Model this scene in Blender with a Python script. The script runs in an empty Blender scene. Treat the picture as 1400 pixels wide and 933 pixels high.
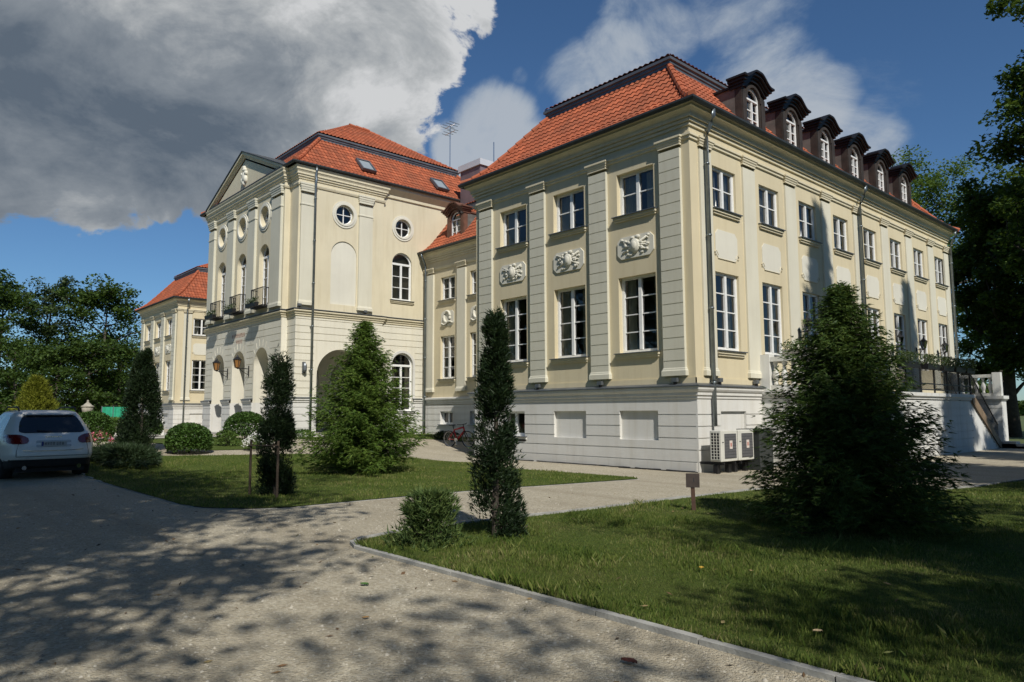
import bpy, bmesh, math, random
import numpy as np
from mathutils import Vector, Matrix
random.seed(7); RNG = np.random.default_rng(7)
S = bpy.context.scene
COL = S.collection
PI = math.pi
SUN_DIR = Vector((2.1, -0.92, 2.2)).normalized()

# ------------------------------------------------------------------ materials
class NT:
    """tiny node helper"""
    def __init__(self, tree): self.t = tree; self.n = tree.nodes; self.l = tree.links
    def add(self, kind, ins=None, **props):
        nd = self.n.new(kind)
        for k, v in props.items(): setattr(nd, k, v)
        for k, v in (ins or {}).items():
            s = nd.inputs[k]
            if isinstance(v, bpy.types.NodeSocket): self.l.new(v, s)
            else: s.default_value = v
        return nd
    def math(self, op, a, b=None, c=None, clamp=False):
        nd = self.n.new('ShaderNodeMath'); nd.operation = op; nd.use_clamp = clamp
        for i, v in enumerate((a, b, c)):
            if v is None: continue
            if isinstance(v, bpy.types.NodeSocket): self.l.new(v, nd.inputs[i])
            else: nd.inputs[i].default_value = v
        return nd.outputs[0]
    def ramp(self, fac, stops, interp='LINEAR'):
        nd = self.n.new('ShaderNodeValToRGB'); nd.color_ramp.interpolation = interp
        e = nd.color_ramp.elements
        while len(e) < len(stops): e.new(0.5)
        for el, (p, c) in zip(e, stops): el.position = p; el.color = (*c, 1) if len(c) == 3 else c
        self.l.new(fac, nd.inputs[0]); return nd.outputs[0]
    def mix(self, fac, a, b, mode='MIX'):
        nd = self.n.new('ShaderNodeMix'); nd.data_type = 'RGBA'; nd.blend_type = mode
        for i, v in ((0, fac), (6, a), (7, b)):
            if isinstance(v, bpy.types.NodeSocket): self.l.new(v, nd.inputs[i])
            else: nd.inputs[i].default_value = (*v, 1) if isinstance(v, tuple) and len(v) == 3 else v
        return nd.outputs[2]
    def noise(self, vec, scale, detail=4, rough=0.55, dist=0):
        nd = self.add('ShaderNodeTexNoise', {'Scale': scale, 'Detail': detail, 'Roughness': rough, 'Distortion': dist})
        if vec is not None: self.l.new(vec, nd.inputs['Vector'])
        return nd.outputs['Fac']

def new_mat(name):
    m = bpy.data.materials.new(name); m.use_nodes = True
    t = NT(m.node_tree); b = m.node_tree.nodes['Principled BSDF']
    return m, t, b

def plain(name, col, rough=0.6, metal=0.0, var=0.12, scale=6.0, bump=0.0, bscale=60.0, spec=0.5, coat=0.0):
    m, t, b = new_mat(name)
    tc = t.add('ShaderNodeTexCoord').outputs['Object']
    n = t.noise(tc, scale, 5)
    lo = tuple(c * (1 - var) for c in col); hi = tuple(min(1, c * (1 + var)) for c in col)
    t.l.new(t.ramp(n, [(0.3, lo), (0.7, hi)]), b.inputs['Base Color'])
    b.inputs['Roughness'].default_value = rough; b.inputs['Metallic'].default_value = metal
    b.inputs['Specular IOR Level'].default_value = spec; b.inputs['Coat Weight'].default_value = coat
    if bump:
        bn = t.add('ShaderNodeBump', {'Strength': bump, 'Distance': 0.02, 'Height': t.noise(tc, bscale, 4)})
        t.l.new(bn.outputs[0], b.inputs['Normal'])
    return m

def plaster(name, col, dirt=0.25, streak=(0.45, 0.42, 0.36)):
    """render with a fine grain, cloudy tone and faint vertical weather streaks"""
    m, t, b = new_mat(name)
    tc = t.add('ShaderNodeTexCoord').outputs['Object']
    big = t.noise(tc, 0.5, 6, 0.6)
    mp = t.add('ShaderNodeMapping', {'Vector': tc, 'Scale': (2.2, 2.2, 0.16)}).outputs[0]
    st = t.noise(mp, 1.9, 7, 0.7)
    c1 = t.ramp(big, [(0.3, tuple(c * 0.93 for c in col)), (0.7, tuple(min(1, c * 1.05) for c in col))])
    f = t.math('MULTIPLY', t.ramp(st, [(0.48, (0, 0, 0)), (0.75, (1, 1, 1))]), dirt * 1.5)
    c2 = t.mix(f, c1, tuple(col[i] * streak[i] * 1.6 for i in range(3)))
    # splash soiling near the ground
    z = t.add('ShaderNodeSeparateXYZ', {'Vector': tc}).outputs[2]
    g = t.math('SUBTRACT', 0.75, t.math('ADD', z, t.math('MULTIPLY', t.noise(tc, 3.0, 4), 0.5)), clamp=True)
    c3 = t.mix(t.math('MULTIPLY', g, 0.7), c2, tuple(c * 0.55 for c in col))
    t.l.new(c3, b.inputs['Base Color'])
    b.inputs['Roughness'].default_value = 0.85; b.inputs['Specular IOR Level'].default_value = 0.2
    bn = t.add('ShaderNodeBump', {'Strength': 0.25, 'Distance': 0.01, 'Height': t.noise(tc, 45, 6, 0.7)})
    t.l.new(bn.outputs[0], b.inputs['Normal'])
    return m

def tile_mat(name, hi, lo):
    m, t, b = new_mat(name)
    uv = t.add('ShaderNodeTexCoord').outputs['UV']
    fl = t.add('ShaderNodeVectorMath', {0: uv}, operation='FLOOR').outputs[0]
    wn = t.add('ShaderNodeTexWhiteNoise', {'Vector': fl}, noise_dimensions='2D').outputs['Value']
    tc = t.add('ShaderNodeTexCoord').outputs['Object']
    c = t.ramp(wn, [(0.0, lo), (0.35, tuple((a + d) / 2 for a, d in zip(hi, lo))), (0.8, hi), (1.0, tuple(min(1, v * 1.25) for v in hi))])
    big = t.noise(tc, 0.9, 7, 0.7)
    c = t.mix(t.ramp(big, [(0.45, (0, 0, 0)), (0.75, (0.6, 0.6, 0.6))]), c, (0.15, 0.07, 0.042))
    moss = t.noise(tc, 3.5, 6, 0.75)
    c = t.mix(t.ramp(moss, [(0.62, (0, 0, 0)), (0.8, (0.55, 0.55, 0.55))]), c, (0.085, 0.075, 0.045))
    fine = t.noise(tc, 22, 4)
    c = t.mix(t.ramp(fine, [(0.45, (0, 0, 0)), (0.8, (0.35, 0.35, 0.35))]), c, (0.12, 0.06, 0.04))
    t.l.new(c, b.inputs['Base Color']); b.inputs['Roughness'].default_value = 0.7; b.inputs['Specular IOR Level'].default_value = 0.3
    bn = t.add('ShaderNodeBump', {'Strength': 0.3, 'Distance': 0.01, 'Height': t.noise(tc, 40, 4)})
    t.l.new(bn.outputs[0], b.inputs['Normal'])
    return m

def leaf_mat(name, dark, mid, light, trans=0.35, noise_scale=1.3):
    m, t, b = new_mat(name)
    rnd = t.add('ShaderNodeNewGeometry').outputs['Random Per Island']
    tc = t.add('ShaderNodeTexCoord').outputs['Object']
    n = t.noise(tc, noise_scale, 3)
    f = t.math('ADD', t.math('MULTIPLY', rnd, 0.55), t.math('MULTIPLY', n, 0.6))
    c = t.ramp(f, [(0.25, dark), (0.55, mid), (0.85, light)])
    d = t.add('ShaderNodeBsdfPrincipled', {'Base Color': c, 'Roughness': 0.55, 'Specular IOR Level': 0.25})
    tr = t.add('ShaderNodeBsdfTranslucent', {'Color': t.mix(0.5, c, (0.12, 0.17, 0.01))})
    mx = t.add('ShaderNodeMixShader', {0: trans, 1: d.outputs[0], 2: tr.outputs[0]})
    t.l.new(mx.outputs[0], t.n['Material Output'].inputs[0]); t.n.remove(b)
    return m

def glass_mat(name, tint=(0.78, 0.8, 0.78), base=0.03):
    m, t, b = new_mat(name)
    fr = t.add('ShaderNodeFresnel', {'IOR': 1.5}).outputs[0]
    tc = t.add('ShaderNodeTexCoord').outputs['Object']
    bn = t.add('ShaderNodeBump', {'Strength': 0.06, 'Distance': 0.05, 'Height': t.noise(tc, 1.4, 2)}).outputs[0]
    g = t.add('ShaderNodeBsdfGlossy', {'Color': (1, 1, 1, 1), 'Roughness': 0.015, 'Normal': bn})
    tr = t.add('ShaderNodeBsdfTransparent', {'Color': (*tint, 1)})
    f = t.math('ADD', t.math('MULTIPLY', fr, 0.9), base, clamp=True)
    mx = t.add('ShaderNodeMixShader', {0: f, 1: tr.outputs[0], 2: g.outputs[0]})
    t.l.new(mx.outputs[0], t.n['Material Output'].inputs[0]); t.n.remove(b)
    return m

M = {}
M['cream'] = plaster('cream_plaster', (0.64, 0.56, 0.385), 0.22)
M['pale'] = plaster('pale_pilaster_plaster', (0.655, 0.625, 0.51), 0.18)
M['stone'] = plaster('grey_pilaster_plaster', (0.61, 0.59, 0.485), 0.2)
M['trim'] = plaster('trim_plaster', (0.665, 0.60, 0.44), 0.3)
M['white'] = plaster('white_plinth_plaster', (0.64, 0.63, 0.595), 0.3)
M['rust'] = plaster('rusticated_plaster', (0.71, 0.675, 0.565), 0.28)
M['panel'] = plaster('panel_plaster', (0.68, 0.655, 0.56), 0.1)
M['terrace'] = plaster('terrace_plaster', (0.66, 0.66, 0.63), 0.55)
M['tile'] = tile_mat('roof_tile', (0.40, 0.108, 0.047), (0.30, 0.080, 0.036))
M['zinc'] = plain('zinc_sheet', (0.17, 0.185, 0.2), 0.45, 0.6, 0.2, 3)
M['fascia'] = plain('grey_roof_fascia', (0.13, 0.14, 0.155), 0.5, 0.4, 0.2, 2)
M['gutter'] = plain('dark_gutter', (0.045, 0.05, 0.05), 0.5, 0.3, 0.2, 3)
M['pipe'] = plain('downpipe_metal', (0.22, 0.25, 0.26), 0.35, 0.75, 0.2, 3)
M['frame'] = plain('white_window_paint', (0.78, 0.78, 0.76), 0.4, 0, 0.05, 8)
M['glass'] = glass_mat('window_glass')
M['glass2'] = glass_mat('sky_window_glass', (0.6, 0.65, 0.68), 0.3)
M['curtain'] = plain('curtain_cloth', (0.74, 0.70, 0.58), 0.9, 0, 0.12, 4)
M['inside'] = plain('room_wall', (0.26, 0.24, 0.20), 0.9, 0, 0.2, 1)
M['wood'] = plain('dark_dormer_wood', (0.034, 0.026, 0.021), 0.7, 0, 0.45, 3, 0.3, 25)
M['hood'] = plain('dormer_hood_metal', (0.014, 0.013, 0.013), 0.5, 0.3, 0.35, 3)
M['copper'] = plain('brown_dormer_wood', (0.13, 0.06, 0.038), 0.6, 0, 0.35, 3)
M['slate'] = plain('dormer_cheek', (0.12, 0.115, 0.105), 0.7, 0, 0.3, 3)
M['iron'] = plain('black_iron', (0.018, 0.018, 0.02), 0.5, 0.4, 0.2, 8)
M['black'] = plain('black_rubber', (0.014, 0.014, 0.015), 0.8, 0, 0.2, 8)
M['rustwood'] = plain('stair_stringer_paint', (0.20, 0.14, 0.085), 0.7, 0, 0.35, 3)
M['acwhite'] = plain('ac_casing', (0.60, 0.59, 0.53), 0.5, 0, 0.06, 4)
M['acgrey'] = plain('ac_fan_grille', (0.10, 0.10, 0.105), 0.55, 0, 0.15, 20, 0.3, 120)
M['kerb'] = plain('concrete_kerb', (0.34, 0.335, 0.31), 0.85, 0, 0.2, 5, 0.3, 40)
M['bark'] = plain('bark', (0.055, 0.044, 0.034), 0.9, 0, 0.4, 6, 0.6, 14)
M['stake'] = plain('stake_wood', (0.085, 0.06, 0.04), 0.85, 0, 0.3, 5)
M['red'] = plain('red_paint', (0.42, 0.012, 0.016), 0.35, 0, 0.1, 4, coat=0.3)
M['steel'] = plain('bright_steel', (0.55, 0.55, 0.56), 0.3, 0.9, 0.1, 6)
M['amber'] = plain('amber_lantern_glass', (0.26, 0.125, 0.04), 0.25, 0, 0.2, 4)
M['carpaint'] = plain('white_car_paint', (0.74, 0.73, 0.71), 0.3, 0, 0.02, 1, coat=0.4)
M['carglass'] = plain('car_glass', (0.008, 0.01, 0.012), 0.04, 0, 0.1, 1, spec=0.6)
M['taillight'] = plain('tail_lamp', (0.13, 0.006, 0.008), 0.1, 0, 0.25, 30, coat=0.8)
M['plate'] = plain('number_plate', (0.42, 0.43, 0.44), 0.5, 0, 0.06, 9)
M['ink'] = plain('plate_ink', (0.02, 0.02, 0.025), 0.6, 0, 0.1, 9)
M['redink'] = plain('painted_inscription', (0.36, 0.20, 0.145), 0.8, 0, 0.2, 9)
M['chrome'] = plain('chrome', (0.7, 0.7, 0.72), 0.12, 1.0, 0.05, 9)
M['net'] = plain('green_net', (0.02, 0.30, 0.17), 0.8, 0, 0.2, 3)
M['urn'] = plain('stone_urn', (0.36, 0.33, 0.27), 0.9, 0, 0.25, 5, 0.4, 25)
M['step'] = plain('stone_step', (0.45, 0.43, 0.39), 0.85, 0, 0.18, 3, 0.3, 30)
M['door'] = plain('dark_door_paint', (0.05, 0.05, 0.055), 0.5, 0, 0.2, 4)
M['white_petal'] = plain('white_petals', (0.75, 0.75, 0.70), 0.8, 0, 0.08, 20)
M['pink_petal'] = plain('pink_petals', (0.62, 0.15, 0.22), 0.8, 0, 0.25, 20)
M['bin'] = plain('dark_bin', (0.03, 0.035, 0.033), 0.6, 0, 0.2, 4)
M['thuja'] = leaf_mat('thuja_spray', (0.045, 0.09, 0.016), (0.095, 0.17, 0.028), (0.18, 0.25, 0.045), 0.3)
M['hemlock'] = leaf_mat('dark_conifer_spray', (0.02, 0.045, 0.012), (0.045, 0.09, 0.018), (0.12, 0.17, 0.036), 0.25)
M['cypress'] = leaf_mat('column_conifer_spray', (0.008, 0.017, 0.008), (0.014, 0.030, 0.011), (0.032, 0.055, 0.018), 0.1)
M['box'] = leaf_mat('clipped_bush_leaf', (0.03, 0.07, 0.014), (0.055, 0.115, 0.02), (0.09, 0.16, 0.035), 0.25)
M['pine'] = leaf_mat('dwarf_pine_needle', (0.04, 0.075, 0.022), (0.075, 0.12, 0.035), (0.15, 0.20, 0.06), 0.2)
M['juniper'] = leaf_mat('juniper_spray', (0.014, 0.03, 0.012), (0.028, 0.05, 0.02), (0.05, 0.08, 0.035), 0.15)
M['leafA'] = leaf_mat('broad_leaf_dark', (0.026, 0.052, 0.013), (0.055, 0.10, 0.021), (0.10, 0.16, 0.035), 0.4, 0.35)
M['leafB'] = leaf_mat('broad_leaf_mid', (0.06, 0.11, 0.025), (0.10, 0.17, 0.035), (0.16, 0.24, 0.06), 0.45, 0.35)
M['leafC'] = leaf_mat('broad_leaf_bluish', (0.035, 0.06, 0.03), (0.06, 0.09, 0.04), (0.11, 0.15, 0.07), 0.35, 0.35)
M['gold'] = leaf_mat('golden_leaf', (0.10, 0.12, 0.012), (0.19, 0.21, 0.02), (0.27, 0.28, 0.04), 0.35)

# ------------------------------------------------------------------ objects
def tag(o, label=None, cat=None, group=None, kind=None):
    if label: o['label'] = label
    if cat: o['category'] = cat
    if group: o['group'] = group
    if kind: o['kind'] = kind
    return o
def empty(name, loc=(0, 0, 0), label=None, cat=None, group=None, rz=0.0):
    o = bpy.data.objects.new(name, None); COL.objects.link(o); o.location = loc; o.rotation_euler.z = rz
    return tag(o, label, cat, group)
def copy_thing(root, loc=None, rz=None, label=None, group=None):
    r = root.copy(); COL.objects.link(r)
    if loc is not None: r.location = loc
    if rz is not None: r.rotation_euler.z = rz
    if label: r['label'] = label
    if group: r['group'] = group
    for ch in [c for c in bpy.data.objects if c.parent == root]:
        c = ch.copy(); COL.objects.link(c); c.parent = r
        for g in [q for q in bpy.data.objects if q.parent == ch]:
            d = g.copy(); COL.objects.link(d); d.parent = c
    return r

class MB:
    """collects faces into ONE mesh object"""
    def __init__(self): self.v = []; self.f = []; self.mi = []; self.cur = 0
    def face(self, pts):
        b = len(self.v); self.v.extend([tuple(p) for p in pts]); self.f.append(tuple(range(b, b + len(pts)))); self.mi.append(self.cur)
    def box(self, lo, hi):
        x0, y0, z0 = lo; x1, y1, z1 = hi
        self.hexa([(x0, y0, z0), (x1, y0, z0), (x1, y1, z0), (x0, y1, z0), (x0, y0, z1), (x1, y0, z1), (x1, y1, z1), (x0, y1, z1)])
    def hexa(self, p):
        b = len(self.v); self.v.extend([tuple(q) for q in p])
        for f in ((0, 3, 2, 1), (4, 5, 6, 7), (0, 1, 5, 4), (1, 2, 6, 5), (2, 3, 7, 6), (3, 0, 4, 7)):
            self.f.append(tuple(b + i for i in f)); self.mi.append(self.cur)
    def tube(self, pts, r, n=8, cap=True):
        pts = [Vector(p) for p in pts]; rs = r if isinstance(r, (list, tuple)) else [r] * len(pts)
        rings = []
        up = Vector((0, 0, 1))
        for i, p in enumerate(pts):
            d = (pts[min(i + 1, len(pts) - 1)] - pts[max(i - 1, 0)]).normalized()
            a = d.cross(up if abs(d.z) < 0.95 else Vector((1, 0, 0))).normalized(); c = a.cross(d)
            b = len(self.v)
            for k in range(n):
                t = 2 * PI * k / n; self.v.append(tuple(p + (a * math.cos(t) + c * math.sin(t)) * rs[i]))
            rings.append(b)
        for i in range(len(rings) - 1):
            for k in range(n):
                self.f.append((rings[i] + k, rings[i] + (k + 1) % n, rings[i + 1] + (k + 1) % n, rings[i + 1] + k)); self.mi.append(self.cur)
        if cap:
            self.f.append(tuple(rings[0] + k for k in reversed(range(n)))); self.mi.append(self.cur)
            self.f.append(tuple(rings[-1] + k for k in range(n))); self.mi.append(self.cur)
    def lathe(self, prof, c=(0, 0, 0), n=12):
        rings = []
        for r, z in prof:
            b = len(self.v); rings.append(b)
            for k in range(n):
                t = 2 * PI * k / n; self.v.append((c[0] + r * math.cos(t), c[1] + r * math.sin(t), c[2] + z))
        for i in range(len(rings) - 1):
            for k in range(n):
                self.f.append((rings[i] + k, rings[i] + (k + 1) % n, rings[i + 1] + (k + 1) % n, rings[i + 1] + k)); self.mi.append(self.cur)
    def ball(self, c, r, n=10, m=7):
        rx, ry, rz = r if isinstance(r, tuple) else (r, r, r)
        rings = []
        for j in range(m + 1):
            ph = -PI / 2 + PI * j / m; b = len(self.v); rings.append(b)
            for k in range(n):
                t = 2 * PI * k / n
                self.v.append((c[0] + rx * math.cos(ph) * math.cos(t), c[1] + ry * math.cos(ph) * math.sin(t), c[2] + rz * math.sin(ph)))
        for i in range(m):
            for k in range(n):
                self.f.append((rings[i] + k, rings[i] + (k + 1) % n, rings[i + 1] + (k + 1) % n, rings[i + 1] + k)); self.mi.append(self.cur)
    def build(self, name, mats, parent=None, smooth=False, weld=False):
        me = bpy.data.meshes.new(name); me.from_pydata(self.v, [], self.f)
        for m in (mats if isinstance(mats, (list, tuple)) else [mats]): me.materials.append(m)
        me.polygons.foreach_set('material_index', self.mi)
        if smooth: me.polygons.foreach_set('use_smooth', [True] * len(me.polygons))
        if weld:
            bm = bmesh.new(); bm.from_mesh(me); bmesh.ops.remove_doubles(bm, verts=bm.verts, dist=0.0005); bmesh.ops.recalc_face_normals(bm, faces=bm.faces); bm.to_mesh(me); bm.free()
        me.update()
        o = bpy.data.objects.new(name, me); COL.objects.link(o)
        if parent: o.parent = parent
        return o

def np_mesh(name, verts, nper, mats, parent=None, faces=None, smooth=False):
    """fast mesh: verts (N,3); every nper consecutive verts form a face, or faces = (M,k) int array"""
    me = bpy.data.meshes.new(name); v = np.ascontiguousarray(verts, dtype=np.float32).reshape(-1, 3)
    me.vertices.add(len(v)); me.vertices.foreach_set('co', v.ravel())
    idx = np.arange(len(v), dtype=np.int32).reshape(-1, nper) if faces is None else np.asarray(faces, dtype=np.int32)
    k = idx.shape[1]
    me.loops.add(idx.size); me.loops.foreach_set('vertex_index', idx.ravel())
    me.polygons.add(len(idx)); me.polygons.foreach_set('loop_start', np.arange(len(idx), dtype=np.int32) * k)
    for m in (mats if isinstance(mats, (list, tuple)) else [mats]): me.materials.append(m)
    if smooth: me.polygons.foreach_set('use_smooth', np.ones(len(idx), dtype=bool))
    me.update(calc_edges=True); me.validate()
    o = bpy.data.objects.new(name, me); COL.objects.link(o)
    if parent: o.parent = parent
    return o

class Fr:
    """a wall plane: u along the wall, z up, d outwards"""
    def __init__(self, O, U, N): self.O = Vector(O); self.U = Vector(U); self.N = Vector(N)
    def p(self, u, z, d=0.0): return self.O + self.U * u + self.N * d + Vector((0, 0, z))
    def box(self, mb, u0, u1, z0, z1, d0, d1):
        mb.hexa([self.p(u0, z0, d0), self.p(u1, z0, d0), self.p(u1, z0, d1), self.p(u0, z0, d1), self.p(u0, z1, d0), self.p(u1, z1, d0), self.p(u1, z1, d1), self.p(u0, z1, d1)])

def relief(mb, fr, u0, u1, z0, z1, items, base=0.0):
    """one wall face. items painted in order: (u0,u1,z0,z1,'d',depth) moves a rectangle in or out, ('o',reveal) opens it,
    'arch': rectangle with a half-round head, 'round': a circular opening"""
    us, zs = {u0, u1}, {z0, z1}; flat = []; sid = 0
    for it in items:
        a, b, c, e, k, val = it; a, b = max(a, u0), min(b, u1); c, e = max(c, z0), min(e, z1)
        if b - a < 1e-5 or e - c < 1e-5: continue
        if k == 'arch':
            r = (b - a) / 2; sid += 1
            flat.append((a, b, c, e - r, 'o', val, -sid)); flat.append((a, b, e - r, e, 's', val, sid)); zs |= {c, e - r, e}
        elif k == 'round':
            sid += 1; flat.append((a, b, c, e, 's', val, sid)); zs |= {c, e}
        else: flat.append((a, b, c, e, k, val, 0)); zs |= {c, e}
        us |= {a, b}
    def dd(s):
        s = sorted(s); r = [s[0]]
        for q in s[1:]:
            if q - r[-1] > 1e-4: r.append(q)
        return r
    us = dd(us); zs = dd(zs); nu, nz = len(us) - 1, len(zs) - 1
    D = [[base] * nz for _ in range(nu)]; K = [['f'] * nz for _ in range(nu)]; I = [[0] * nz for _ in range(nu)]
    for a, b, c, e, k, val, s in flat:
        for i in range(nu):
            um = (us[i] + us[i + 1]) / 2
            if not (a < um < b): continue
            for j in range(nz):
                zm = (zs[j] + zs[j + 1]) / 2
                if not (c < zm < e): continue
                if k == 'd':
                    if K[i][j] == 'f': D[i][j] = base + val
                elif k == 'o': K[i][j] = 'o'; D[i][j] = base - val; I[i][j] = s
                else: K[i][j] = 's'; D[i][j] = base; I[i][j] = s
    for i in range(nu):
        j = 0
        while j < nz:
            if K[i][j] == 'f':
                mb.face([fr.p(us[i], zs[j], D[i][j]), fr.p(us[i + 1], zs[j], D[i][j]), fr.p(us[i + 1], zs[j + 1], D[i][j]), fr.p(us[i], zs[j + 1], D[i][j])])
            j += 1
    for i in range(nu):
        for j in range(nz):
            if i + 1 < nu and abs(D[i][j] - D[i + 1][j]) > 1e-5:
                u = us[i + 1]; a, b = D[i][j], D[i + 1][j]
                mb.face([fr.p(u, zs[j], a), fr.p(u, zs[j], b), fr.p(u, zs[j + 1], b), fr.p(u, zs[j + 1], a)])
            if j + 1 < nz and abs(D[i][j] - D[i][j + 1]) > 1e-5:
                s1, s2 = I[i][j], I[i][j + 1]
                if s1 and s1 == -s2: continue
                z = zs[j + 1]; a, b = D[i][j], D[i][j + 1]
                mb.face([fr.p(us[i], z, a), fr.p(us[i + 1], z, a), fr.p(us[i + 1], z, b), fr.p(us[i], z, b)])
    done = set()
    for a, b, c, e, k, val, s in flat:
        if k != 's': continue
        uc, r = (a + b) / 2, (b - a) / 2
        full = abs((e - c) - 2 * r) < 1e-3
        zc = (c + e) / 2 if full else c
        n = 12
        def quarter(t0, corner):
            pts = [(uc + r * math.cos(t0 + PI / 2 * q / n), zc + r * math.sin(t0 + PI / 2 * q / n)) for q in range(n + 1)]
            for q in range(n):
                mb.face([fr.p(*corner, base), fr.p(*pts[q], base), fr.p(*pts[q + 1], base)])
                mb.face([fr.p(*pts[q], base), fr.p(*pts[q + 1], base), fr.p(*pts[q + 1], base - val), fr.p(*pts[q], base - val)])
        quarter(0, (b, e)); quarter(PI / 2, (a, e))
        if full: quarter(PI, (a, c)); quarter(1.5 * PI, (b, c))

def molding(mb, path, prof, closed=False, side=1):
    """sweep profile [(out,z)] along a plan path; outside lies to the right of travel (side=1)"""
    P = [Vector((p[0], p[1])) for p in path]; n = len(P); offs = []
    def nrm(a, b): d = (b - a).normalized(); return Vector((d.y, -d.x)) * side
    for i in range(n):
        if closed: n1, n2 = nrm(P[i - 1], P[i]), nrm(P[i], P[(i + 1) % n])
        elif i == 0: n1 = n2 = nrm(P[0], P[1])
        elif i == n - 1: n1 = n2 = nrm(P[-2], P[-1])
        else: n1, n2 = nrm(P[i - 1], P[i]), nrm(P[i], P[i + 1])
        m = (n1 + n2); m = m / max(1e-6, m.dot(n1)) if m.length > 1e-6 else n1
        offs.append(m)
    ring = [[(P[i].x + offs[i].x * o, P[i].y + offs[i].y * o, z) for o, z in prof] for i in range(n)]
    for i in range(n if closed else n - 1):
        A, B = ring[i], ring[(i + 1) % n]
        for k in range(len(prof) - 1): mb.face([A[k], B[k], B[k + 1], A[k + 1]])
    if not closed:
        mb.face(ring[0]); mb.face(list(reversed(ring[-1])))
    return ring

# ------------------------------------------------------------------ terrain height
def gz(x, y):
    t = min(1.0, max(0.0, (-8.0 - x) / 12.0)); return 0.5 * t * t * (3 - 2 * t)
def gz_np(x):
    t = np.clip((-8.0 - x) / 12.0, 0, 1); return 0.5 * t * t * (3 - 2 * t)
# observer and light
SKY_STR = 0.076; SKY_DUST = 0.15; SUN_STR = 4.4; EXPOSURE = 0.0
CAM_LOC = (11.2303, -16.9219, 1.6500)
CAM_M = ((0.668599, 0.076729, 0.739654, 11.230281), (0.743613, -0.063800, -0.665559, -16.921856), (-0.003878, 0.995009, -0.099714, 1.650000), (0.000000, 0.000000, 0.000000, 1.000000))
CLOUD_DARK = [(-84.8, 21.3, 8.7, 0.8), (-78.4, 22.3, 9.3, 0.8), (-71.6, 23.5, 7.5, 0.8), (-63.5, 27.0, 4.7, 0.75), (-58.8, 24.4, 5.5, 0.75), (-55.9, 29.1, 5.3, 0.75), (-74.4, 17.8, 4.9, 0.7), (-90.2, 19.4, 9.7, 0.8), (-80.4, 18.5, 4.8, 0.75), (-64.0, 21.6, 3.7, 0.72), (-51.6, 30.3, 2.9, 0.6), (-71.5, 15.3, 2.2, 0.65), (-82.8, 15.7, 2.5, 0.5), (-56.4, 21.9, 2.5, 0.55), (-76.7, 34.5, 15.0, 0.8), (-59.0, 36.3, 7.5, 0.8)]
CLOUD_SHADE = [(-79.1, 18.8, 7.8, 0.75), (-72.4, 17.8, 6.6, 0.85), (-84.2, 17.8, 8.4, 0.75), (-71.1, 23.1, 7.6, 0.45), (-90.1, 18.2, 9.3, 0.6), (-74.7, 15.0, 4.4, 0.7)]
CLOUD_WHITE = [(-49.2, 22.1, 3.7, 1.15), (-51.6, 20.4, 3.1, 0.95), (-48.0, 20.2, 2.8, 0.95), (-41.8, 25.6, 3.3, 0.75), (-38.8, 26.8, 3.7, 0.8), (-35.2, 28.2, 3.1, 0.7), (-36.9, 30.1, 3.8, 0.6), (-30.0, 29.5, 4.3, 0.6), (-26.9, 24.2, 4.3, 0.7), (-24.4, 21.8, 3.7, 0.75), (-21.0, 19.5, 3.1, 0.6), (-26.1, 28.7, 2.8, 0.42), (-47.3, 26.0, 0.9, 0.5), (-44.3, 25.7, 2.2, 0.4), (-30.7, 24.2, 3.0, 0.5), (-81.9, 14.7, 2.9, 0.45), (-22.1, 25.8, 3.6, 0.3), (-19.9, 22.0, 3.5, 0.35)]
# ------------------------------------------------------------------ the palace
palace = empty('palace', (0, 0, 0), 'long cream manor palace with red tiled mansard roofs and white plinth', 'palace')

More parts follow.
